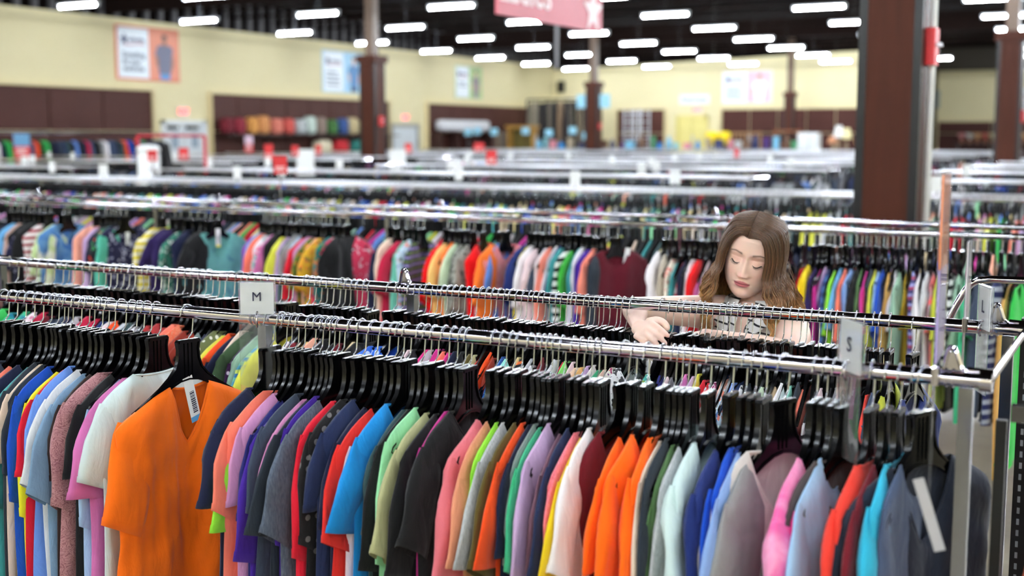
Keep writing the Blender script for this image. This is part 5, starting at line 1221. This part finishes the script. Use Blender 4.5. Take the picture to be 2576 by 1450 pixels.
# joints in the world
shR, shL = PT(1806, 786, 3.68), PT(1998, 822, 3.53)
elR, wrR = PT(1596, 778, 3.43), PT(1608, 824, 3.21)
elL, wrL = PT(1988, 890, 3.31), PT(1764, 847, 3.28)
sv = (shL-shR).normalized(); UP = Vector((0, 0, 1)); fw = sv.cross(UP)*-1
fw = UP.cross(sv)*-1 if (UP.cross(sv)).dot(view) < 0 else UP.cross(sv); fw.z = 0; fw.normalize(); sh = Vector((sv.x, sv.y, 0)).normalized()
mid = (shR+shL)/2
hipc = mid+Vector((0, 0, -.50))-fw*.06; PEL = Vector((hipc.x, hipc.y, .92))
def person_body():
    V = []; F_ = []
    def add(v, f): k = len(V); V.extend(v); F_.extend([tuple(i+k for i in q) for q in f])
    c = lambda dz, df: Vector((mid.x, mid.y, mid.z+dz))+fw*df
    # torso
    add(*loft([(c(.055, -.005), sh*.045, fw*.045), (c(.035, -.006), sh*.11, fw*.055), (c(.0, -.005), sh*.165, fw*.075), (c(-.06, 0), sh*.160, fw*.095), (c(-.13, .01), sh*.150, fw*.112), (c(-.20, .0), sh*.138, fw*.10),
        (c(-.29, -.02), sh*.120, fw*.085), (PEL+UP*.06, sh*.140, fw*.095), (PEL-UP*.02, sh*.165, fw*.11), (PEL-UP*.10, sh*.165, fw*.11), (PEL-UP*.13, sh*.12, fw*.09)]))
    # neck up into the skull
    nb = c(.03, -.025); nt = HM @ Vector((0, -.048, -.050)); 
    add(*loft([(nb.lerp(nt, t), sh*r_, fw*r_) for t, r_ in ((-.15, .07), (0, .055), (.2, .049), (.5, .046), (.8, .046), (1, .046))]))
    def limb(pts, rad, flat=1.0):
        P = bez(pts, 6); k = len(P); rr_ = np.interp(np.linspace(0, 1, k), np.linspace(0, 1, len(rad)), rad); b = MB(); b.tube(P, [float(q) for q in rr_], 20); add([Vector(q) for q in b.v], b.f)
    limb([shR-sv*-.02+UP*.0, shR.lerp(elR, .33), shR.lerp(elR, .7)+UP*.0, elR], [.056, .047, .040, .034])
    limb([elR+(shR-elR).normalized()*.03, elR, elR.lerp(wrR, .35)+UP*.004, elR.lerp(wrR, .75), wrR], [.034, .034, .032, .023, .018])
    limb([shL-sv*.02, shL.lerp(elL, .4), shL.lerp(elL, .75), elL], [.056, .050, .044, .038])
    limb([elL+(shL-elL).normalized()*.03, elL, elL.lerp(wrL, .35), elL.lerp(wrL, .75), wrL], [.036, .037, .035, .027, .022])
    # hands
    def hand(wr, dirn, palm_n, side, curl, length=.085, tgt=None):
        dirn = dirn.normalized(); ac = dirn.cross(palm_n).normalized()*side; pn = palm_n.normalized()
        add(*loft([(wr-dirn*.01, ac*.022, pn*.016), (wr+dirn*.018, ac*.024, pn*.015), (wr+dirn*.040, ac*.030, pn*.014), (wr+dirn*.058, ac*.032, pn*.012), (wr+dirn*.064, ac*.029, pn*.009)], 20))
        for i, (off, L, cu) in enumerate(((-.0265, .066, .85), (-.0088, .073, 1.0), (.0088, .069, 1.1), (.0262, .055, 1.25))):
            b0 = wr+dirn*(.060-.004*abs(i-1.3))-ac*off*-1; b0 = b0-pn*.003; q = [b0-dirn*.022-pn*.001]; d_ = dirn.copy(); p = b0.copy(); q.append(p.copy())
            for j, (fr_, an) in enumerate(((.46, .35), (.31, .75), (.23, .55))):
                rot = Matrix.Rotation(curl*cu*an*side, 3, ac); d_ = rot @ d_; p = p+d_*L*fr_; q.append(p.copy())
            b = MB(); b.tube(bez(q, 3), [float(x_) for x_ in np.interp(np.linspace(0, 1, 13), [0, .3, .7, .95, 1], [.0082, .0077, .0070, .0060, .0032])], 12); add([Vector(x_) for x_ in b.v], b.f)
        t0 = wr+dirn*.018-ac*.022; q = [t0, t0+dirn*.022-ac*.020+pn*.006, t0+dirn*.048-ac*.024+pn*.016, t0+dirn*.070-ac*.016+pn*.022]
        b = MB(); b.tube(bez(q, 4), [float(x_) for x_ in np.interp(np.linspace(0, 1, 13), [0, .4, .9, 1], [.014, .0115, .009, .005])], 12); add([Vector(x_) for x_ in b.v], b.f)
    dR = (PT(1650, 848, 3.10)-wrR).normalized(); pdn = view.cross(dR)
    if pdn.z > 0: pdn = -pdn
    hand(wrR, dR, pdn*.5-view*.9-dR*(pdn*.5-view*.9).dot(dR), -1, .85)
    hand(wrL, PT(1690, 860, 3.25)-wrL, Vector((0, 0, -1)), -1, .45)
    # legs
    for s_ in (-1, 1):
        hp = PEL+sh*.085*s_-UP*.06; kn = Vector((hp.x, hp.y, .50))+fw*.02; an = Vector((hp.x, hp.y, .09))-fw*.01
        limb([hp, hp.lerp(kn, .5), kn], [.088, .075, .057]); limb([kn+UP*.02, kn.lerp(an, .35)-fw*.012, an], [.056, .054, .036])
        limb([an+UP*.01, an-UP*.045+fw*.05, an-UP*.06+fw*.15], [.036, .038, .026])
    me = bpy.data.meshes.new('b'); me.from_pydata([tuple(v) for v in V], [], F_); me.update()
    ob = bpy.data.objects.new('b', me); col.objects.link(ob)
    m = ob.modifiers.new('r', 'REMESH'); m.mode = 'VOXEL'; m.voxel_size = .0030; m.use_smooth_shade = True
    m = ob.modifiers.new('s', 'SMOOTH'); m.factor = .6; m.iterations = 6
    out = bpy.data.meshes.new_from_object(ob.evaluated_get(bpy.context.evaluated_depsgraph_get())); bpy.data.objects.remove(ob)
    return out
def build_woman():
    body = person_body(); nb_ = len(body.vertices); co = np.zeros(nb_*3, dtype=np.float32); body.vertices.foreach_get('co', co); co = co.reshape(-1, 3)
    fb = [tuple(p.vertices) for p in body.polygons]
    hv, hfc, hc = head_grid(); hw_ = [HM @ v for v in hv]
    V = [tuple(map(float, c)) for c in co]+[tuple(v) for v in hw_]; F_ = fb+[tuple(i+nb_ for i in f) for f in hfc[::1]]
    O = Vector((PEL.x, PEL.y, 0)); V = [(v[0]-O.x, v[1]-O.y, v[2]) for v in V]
    me = bpy.data.meshes.new('person'); me.from_pydata(V, [], F_)
    bm = bmesh.new(); bm.from_mesh(me); bmesh.ops.remove_doubles(bm, verts=bm.verts, dist=1e-5); bmesh.ops.recalc_face_normals(bm, faces=bm.faces)
    lay = bm.verts.layers.float_color.new('tint'); inv = HM.inverted()
    for v in bm.verts:
        w_ = Vector((v.co.x+O.x, v.co.y+O.y, v.co.z)); l = inv @ w_
        c = facecol(l.x, l.y, l.z) if -.13 < l.z < .12 and l.y > .02 and abs(l.x) < .09 else SK
        v[lay] = (*c, 1)
    for f in bm.faces: f.smooth = True
    bm.to_mesh(me); bm.free()
    b = NB('skin'); a = b.new('ShaderNodeAttribute', attribute_name='tint'); tc = b.new('ShaderNodeTexCoord'); nz = b.new('ShaderNodeTexNoise', i_Scale=40, i_Detail=5)
    b.l(tc.outputs['Object'], nz.inputs['Vector']); mx = b.new('ShaderNodeMix', data_type='RGBA', blend_type='MULTIPLY'); mx.inputs['Factor'].default_value = .10
    b.l(a.outputs['Color'], mx.inputs['A']); b.l(nz.outputs['Color'], mx.inputs['B']); b.l(mx.outputs['Result'], b.b.inputs['Base Color'])
    b.b.inputs['Roughness'].default_value = .48; b.b.inputs['Subsurface Weight'].default_value = .12; b.b.inputs['Subsurface Radius'].default_value = (.012, .004, .002); b.b.inputs['Subsurface Scale'].default_value = .5
    bp = b.new('ShaderNodeBump', i_Strength=.06, i_Distance=.002); n2 = b.new('ShaderNodeTexNoise', i_Scale=400); b.l(tc.outputs['Object'], n2.inputs['Vector']); b.l(n2.outputs[0], bp.inputs['Height']); b.l(bp.outputs[0], b.b.inputs['Normal'])
    me.materials.append(b.m)
    per = bpy.data.objects.new('person', me); col.objects.link(per); per.location = O
    tag(per, 'young woman with long wavy brown hair and a striped sleeveless blouse, looking down at hangers', 'person')
    inM = Matrix.Translation(-O) @ HM
    # eyelashes
    lm = mat('lash_dark', (46, 30, 26), .6); L = MB()
    for s_ in (-1, 1):
        pts = []
        for k in range(15):
            t = k/14; x = s_*(.0185+.0255*t); z = -.0062-.0052*math.sin(PI*min(1, t*1.05))+.0018*t
            y = surf_y(x, z)+.0006; pts.append(Vector((x, y, z)))
        L.tube(bez(pts, 2), [float(q) for q in np.interp(np.linspace(0, 1, 29), [0, .3, .8, 1], [.0004, .0011, .0016, .0009])], 6)
        for k in range(2, 15):
            p = pts[k]; t = k/14; tip = p+Vector((s_*(.0015+.005*t), .0050, -.0040-.001*t)); m_ = (p+tip)/2+Vector((0, .0010, -.0016)); L.tube([p, m_, tip], [.00038, .0003, .0001], 4)
    L.v = [tuple(inM @ Vector(q)) for q in L.v]; L.build('eyelashes', lm, per, True)
    # ears (mostly under the hair)
    E_ = MB()
    for s_ in (-1, 1):
        cpt = Vector((s_*.075, -.008, -.012)); pts = [cpt+Vector((s_*(.004+.008*abs(math.sin(t/2))), -.014*math.sin(t)*.9, .029*math.cos(t))) for t in np.linspace(-.3, 5.4, 16)]
        E_.tube(pts, .0042, 8)
    E_.v = [tuple(inM @ Vector(q)) for q in E_.v]; E_.build('ears', b.m, per, True)
    hair(per, inM); blouse(per, O); return per
def surf_y(x, z):
    a = max(.001, fA(z)); s = min(.999, (abs(x)/a)**(1/.86)); al = math.asin(s); p = skull(math.copysign(al, x), z); return p.y+feat(x, z)
def hair(per, inM):
    hb = NB('brown_hair'); tc = hb.new('ShaderNodeTexCoord'); at = hb.new('ShaderNodeAttribute', attribute_name='tint')
    nz = hb.new('ShaderNodeTexNoise', i_Scale=60, i_Detail=3); mp = hb.new('ShaderNodeMapping'); mp.inputs['Scale'].default_value = (4, 4, .25); hb.l(tc.outputs['Object'], mp.inputs[0]); hb.l(mp.outputs[0], nz.inputs['Vector'])
    mx = hb.new('ShaderNodeMix', data_type='RGBA', blend_type='MULTIPLY'); mx.inputs['Factor'].default_value = .55; hb.l(at.outputs['Color'], mx.inputs['A']); hb.l(nz.outputs['Color'], mx.inputs['B'])
    hb.l(mx.outputs['Result'], hb.b.inputs['Base Color']); hb.b.inputs['Roughness'].default_value = .38; hb.b.inputs['Specular IOR Level'].default_value = .5
    bp = hb.new('ShaderNodeBump', i_Strength=.5, i_Distance=.003); hb.l(nz.outputs[0], bp.inputs['Height']); hb.l(bp.outputs[0], hb.b.inputs['Normal'])
    rnd = random.Random(77); down = (HM.to_3x3().inverted() @ Vector((0, 0, -1))).normalized()
    b = MB(); cols_ = []
    top, mid_, tip = lin((98, 69, 46)), lin((152, 106, 62)), lin((222, 168, 98))
    def strand(P, rad, tone, n=5):
        k0 = len(b.v); k = len(P); rr_ = [rad*float(np.interp(i/(k-1), [0, .08, .5, .85, 1], [.45, .9, 1.0, .8, .12])) for i in range(k)]
        b.tube(P, rr_, n, sq=.6)
        for i in range(k):
            t = i/(k-1); c = mixc(top, mid_, (t-.2)/.3) if t < .5 else mixc(mid_, tip, (t-.5)/.38)
            for j in range(n): cols_.append(tuple(q*tone for q in c))
    N = 3400
    for i in range(N):
        s_ = -1 if i % 2 else 1; g = rnd.random()**.85; lay = rnd.random(); off = .004+.012*lay
        part = -.010                                   # the parting, to the viewer's left of centre
        a0 = R(41 if s_ < 0 else 34)+g*R(139 if s_ < 0 else 146)
        al = s_*a0
        z0 = .1155-.035*(max(0, g-.35)/.65)**1.6; yst = .081-.145*g; xst = part+s_*.0006
        zt = .118*(max(0, 1-(yst/.098)**2-(xst/.08)**2))**.5
        S0 = Vector((xst, yst, max(zt, .055)+.004+.003*lay))
        def sk(a, z, o): p = skull(a, z); n_ = Vector((p.x, p.y, p.z*.6)).normalized(); return p+n_*o
        m1 = sk(al*(.80+.14*min(1, g)), .088, off+.002); m2 = sk(al, .052, off+.003); m3 = sk(al, .010, off+.007); m4 = sk(al, -.035, off+.012)
        if g < .25: k_ = g/.25; m1 = sk(al*(.50+.3*k_), .071+.017*k_, off); m2 = sk(al*(.86+.1*k_), .046+.008*k_, off+.002)
        out = Vector((math.sin(al), math.cos(al), 0)); out = (out-down*out.dot(down)).normalized()
        Lh = rnd.uniform(.15, .235)+(.03 if s_ > 0 else .0)+.015*g; P = [S0, m1, sk(al*(.70+.2*min(1, g/.25)), .060+.012*min(1, g/.25), off+.001) if g < .25 else (m1+m2)/2+Vector((math.sin(al), math.cos(al), 0))*.003, m2, m3, m4]; base = m4.copy(); ph = round(g*7)*1.7+rnd.uniform(-.5, .5); am = rnd.uniform(.0055, .0115)
        tv = down.cross(out).normalized(); ns = 12; sp = .068 if s_ > 0 else .045
        if s_ < 0: sp += .008
        for k in range(1, ns+1):
            t = k/ns; q = base+down*Lh*t+out*(sp*math.sin(min(1, t*1.2)*PI/2)-.020*t*t)+tv*s_*.0*t
            wv_ = am*min(1, .35+t*1.6)
            q = q+out*wv_*math.sin(ph+t*Lh*92)+tv*wv_*math.cos(ph*1.3+t*Lh*92)
            P.append(q)
        strand(bez(P, 2), rnd.uniform(.0010, .0023), rnd.uniform(.62, 1.45), 4)
    # fine flyaways
    for i in range(60):
        al = rnd.choice((-1, 1))*R(rnd.uniform(50, 130)); p = skull(al, rnd.uniform(-.03, .05)); out = Vector((math.sin(al), math.cos(al), 0)); P = [p]
        for k in range(1, 9): P.append(p+out*(.02+.045*k/8+rnd.uniform(-.002, .004))+down*.03*k+out*.008*math.sin(k*1.3+i))
        strand(bez(P, 2), .0007, 1.3, 3)
    # cap under the strands
    k0 = len(b.v); na, nz_ = 48, 18; zz = np.linspace(.116, -.07, nz_); al_ = np.linspace(R(40), R(320), na)
    for z in zz:
        for a in al_:
            fr = 40+max(0, (.06-z))*150; a2 = min(max(a, R(min(fr, 75))), R(360-min(fr, 75))); aa = a2 if a2 <= PI else a2-2*PI
            if z > .085: aa = (a-R(40))/R(280)*2*PI; aa = aa if aa <= PI else aa-2*PI
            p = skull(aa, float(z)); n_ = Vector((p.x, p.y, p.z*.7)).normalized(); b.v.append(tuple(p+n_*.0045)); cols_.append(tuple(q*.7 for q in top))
    for i in range(nz_-1):
        for j in range(na-1): b.f.append((k0+i*na+j, k0+i*na+j+1, k0+(i+1)*na+j+1, k0+(i+1)*na+j)); b.mi.append(0)
    b.v = [tuple(inM @ Vector(q)) for q in b.v]
    me = b.mesh('hair'); ca = me.color_attributes.new('tint', 'FLOAT_COLOR', 'POINT'); arr = np.ones((len(b.v), 4), dtype=np.float32); arr[:, :3] = np.array(cols_, dtype=np.float32); ca.data.foreach_set('color', arr.ravel())
    link('hair', me, hb.m, per, True)
def blouse(per, O):
    bm_ = fabric('blouse_stripe', (236, 234, 228), None)
    b = NB('blouse_cloth'); tc = b.new('ShaderNodeTexCoord'); sx = b.new('ShaderNodeSeparateXYZ'); b.l(tc.outputs['Object'], sx.inputs[0])
    nz = b.new('ShaderNodeTexNoise', i_Scale=6); b.l(tc.outputs['Object'], nz.inputs['Vector'])
    ax = b.new('ShaderNodeVectorMath', operation='DOT_PRODUCT'); ax.inputs[1].default_value = (sh.x*.22, sh.y*.22, 1); b.l(tc.outputs['Object'], ax.inputs[0])
    m1 = b.new('ShaderNodeMath', operation='MULTIPLY_ADD', i_1=.045); b.l(nz.outputs[0], m1.inputs[0]); b.l(ax.outputs['Value'], m1.inputs[2])
    m2 = b.new('ShaderNodeMath', operation='MULTIPLY', i_1=44.0); b.l(m1.outputs[0], m2.inputs[0]); fr = b.new('ShaderNodeMath', operation='FRACT'); b.l(m2.outputs[0], fr.inputs[0])
    rp = b.new('ShaderNodeValToRGB'); rp.color_ramp.interpolation = 'CONSTANT'; e = rp.color_ramp.elements; e[0].color = C4((20, 20, 24)); e[1].position = .2; e[1].color = C4((236, 234, 230)); b.l(fr.outputs[0], rp.inputs[0])
    b.l(rp.outputs[0], b.b.inputs['Base Color']); b.b.inputs['Roughness'].default_value = .75
    bp = b.new('ShaderNodeBump', i_Strength=.5, i_Distance=.01); n3 = b.new('ShaderNodeTexNoise', i_Scale=14, i_Detail=3); b.l(tc.outputs['Object'], n3.inputs['Vector']); b.l(n3.outputs[0], bp.inputs['Height']); b.l(bp.outputs[0], b.b.inputs['Normal'])
    BM = b.m
    c = lambda dz, df: Vector((mid.x, mid.y, mid.z+dz))+fw*df-O
    n = 64; rings = [(c(.062, -.012), .074, .064), (c(.050, -.01), .100, .068), (c(.030, -.008), .135, .075), (c(.0, -.004), .158, .088), (c(-.04, 0), .163, .100), (c(-.085, .004), .166, .112), (c(-.13, .010), .163, .126), (c(-.20, .0), .155, .116), (c(-.29, -.02), .145, .108), (PEL+UP*.06-O, .160, .115), (PEL-UP*.04-O, .178, .125)]
    V = []; 
    for i, (cc, a_, b_) in enumerate(rings):
        for j in range(n):
            t = 2*PI*j/n; wv = .004*math.sin(7*t+i*.7)*(i > 2)+.006*math.sin(3*t+i)*(i > 4)
            V.append(cc+sh*(a_+wv)*math.cos(t)+fw*(b_+wv)*math.sin(t))
    F_ = []
    for i in range(len(rings)-1):
        for j in range(n):
            t = 2*PI*(j+.5)/n; front = abs(t-PI/2)
            if i < 6 and front < (.26, .20, .13, .05, .0, .0)[i]: continue      # open V at the front
            if i in (2, 3, 4) and (abs(math.sin(t)) < (.0, .0, .34, .42, .30)[i]): continue   # armholes
            F_.append((i*n+j, i*n+(j+1) % n, (i+1)*n+(j+1) % n, (i+1)*n+j))
    me = bpy.data.meshes.new('blouse'); me.from_pydata([tuple(v) for v in V], [], F_); o = link('blouse', me, BM, per, True)
    md = o.modifiers.new('thick', 'SOLIDIFY'); md.thickness = .003; md.offset = 1; md = o.modifiers.new('sub', 'SUBSURF'); md.levels = 1; md.render_levels = 1
    # collar flaps
    for s_ in (-1, 1):
        q = [c(.075, -.062)+sh*s_*.045, c(.080, -.02)+sh*s_*.078, c(.060, .035)+sh*s_*.072, c(-.005, .098)+sh*s_*.026, c(-.045, .112)+sh*s_*.030, c(-.012, .100)+sh*s_*.074, c(.022, .060)+sh*s_*.115, c(.050, .0)+sh*s_*.112, c(.052, -.060)+sh*s_*.07]
        cb = bmesh.new(); vs = [cb.verts.new(p+fw*.006) for p in q]
        idx = [(0, 1, 7, 8), (1, 2, 6, 7), (2, 3, 5, 6), (3, 4, 5)]
        for f in idx: cb.faces.new([vs[k] for k in f])
        me = bpy.data.meshes.new('collar'); cb.to_mesh(me); cb.free(); o = link('collar', me, BM, per, True)
        md = o.modifiers.new('t', 'SOLIDIFY'); md.thickness = .004; md = o.modifiers.new('s', 'SUBSURF'); md.levels = 2; md.render_levels = 2
        pi = MB(); pi.tube(bez([q[3].lerp(q[2], .7)+fw*.009, q[3]+fw*.010, q[4]+fw*.009], 4), .0015, 6); pi.build('collar_piping', mat('piping_black', (20, 20, 24), .6), per, True)
    # trousers
    tr = MB(); PO = PEL-O
    for s_ in (-1, 1):
        hp = PO+sh*.088*s_-UP*.02; P = [hp+UP*.06, hp-UP*.15, Vector((hp.x, hp.y, .5))+fw*.02, Vector((hp.x, hp.y, .12))]
        tr.tube(bez(P, 5), [float(x_) for x_ in np.interp(np.linspace(0, 1, 16), [0, .25, .6, 1], [.105, .103, .075, .060])], 20)
    tr.tube([PO-UP*.12, PO+UP*.07], [.16, .155], 24, sq=.72)
    tr.build('trousers', fabric('jeans', (40, 48, 70)), per, True)
    for s_ in (-1, 1):
        f0 = PO+sh*.085*s_; f0 = Vector((f0.x, f0.y, 0)); V, Fq = loft([(f0+fw*t_+UP*h_*.5, sh*w_, UP*h_*.5) for t_, w_, h_ in ((-.06, .02, .05), (-.045, .038, .09), (0, .044, .11), (.07, .046, .08), (.13, .044, .055), (.18, .03, .035), (.195, .008, .02))], 16)
        MB().add(V, Fq).build('shoe', mat('shoe_black', (26, 26, 28), .5), per, True)
woman = build_woman()
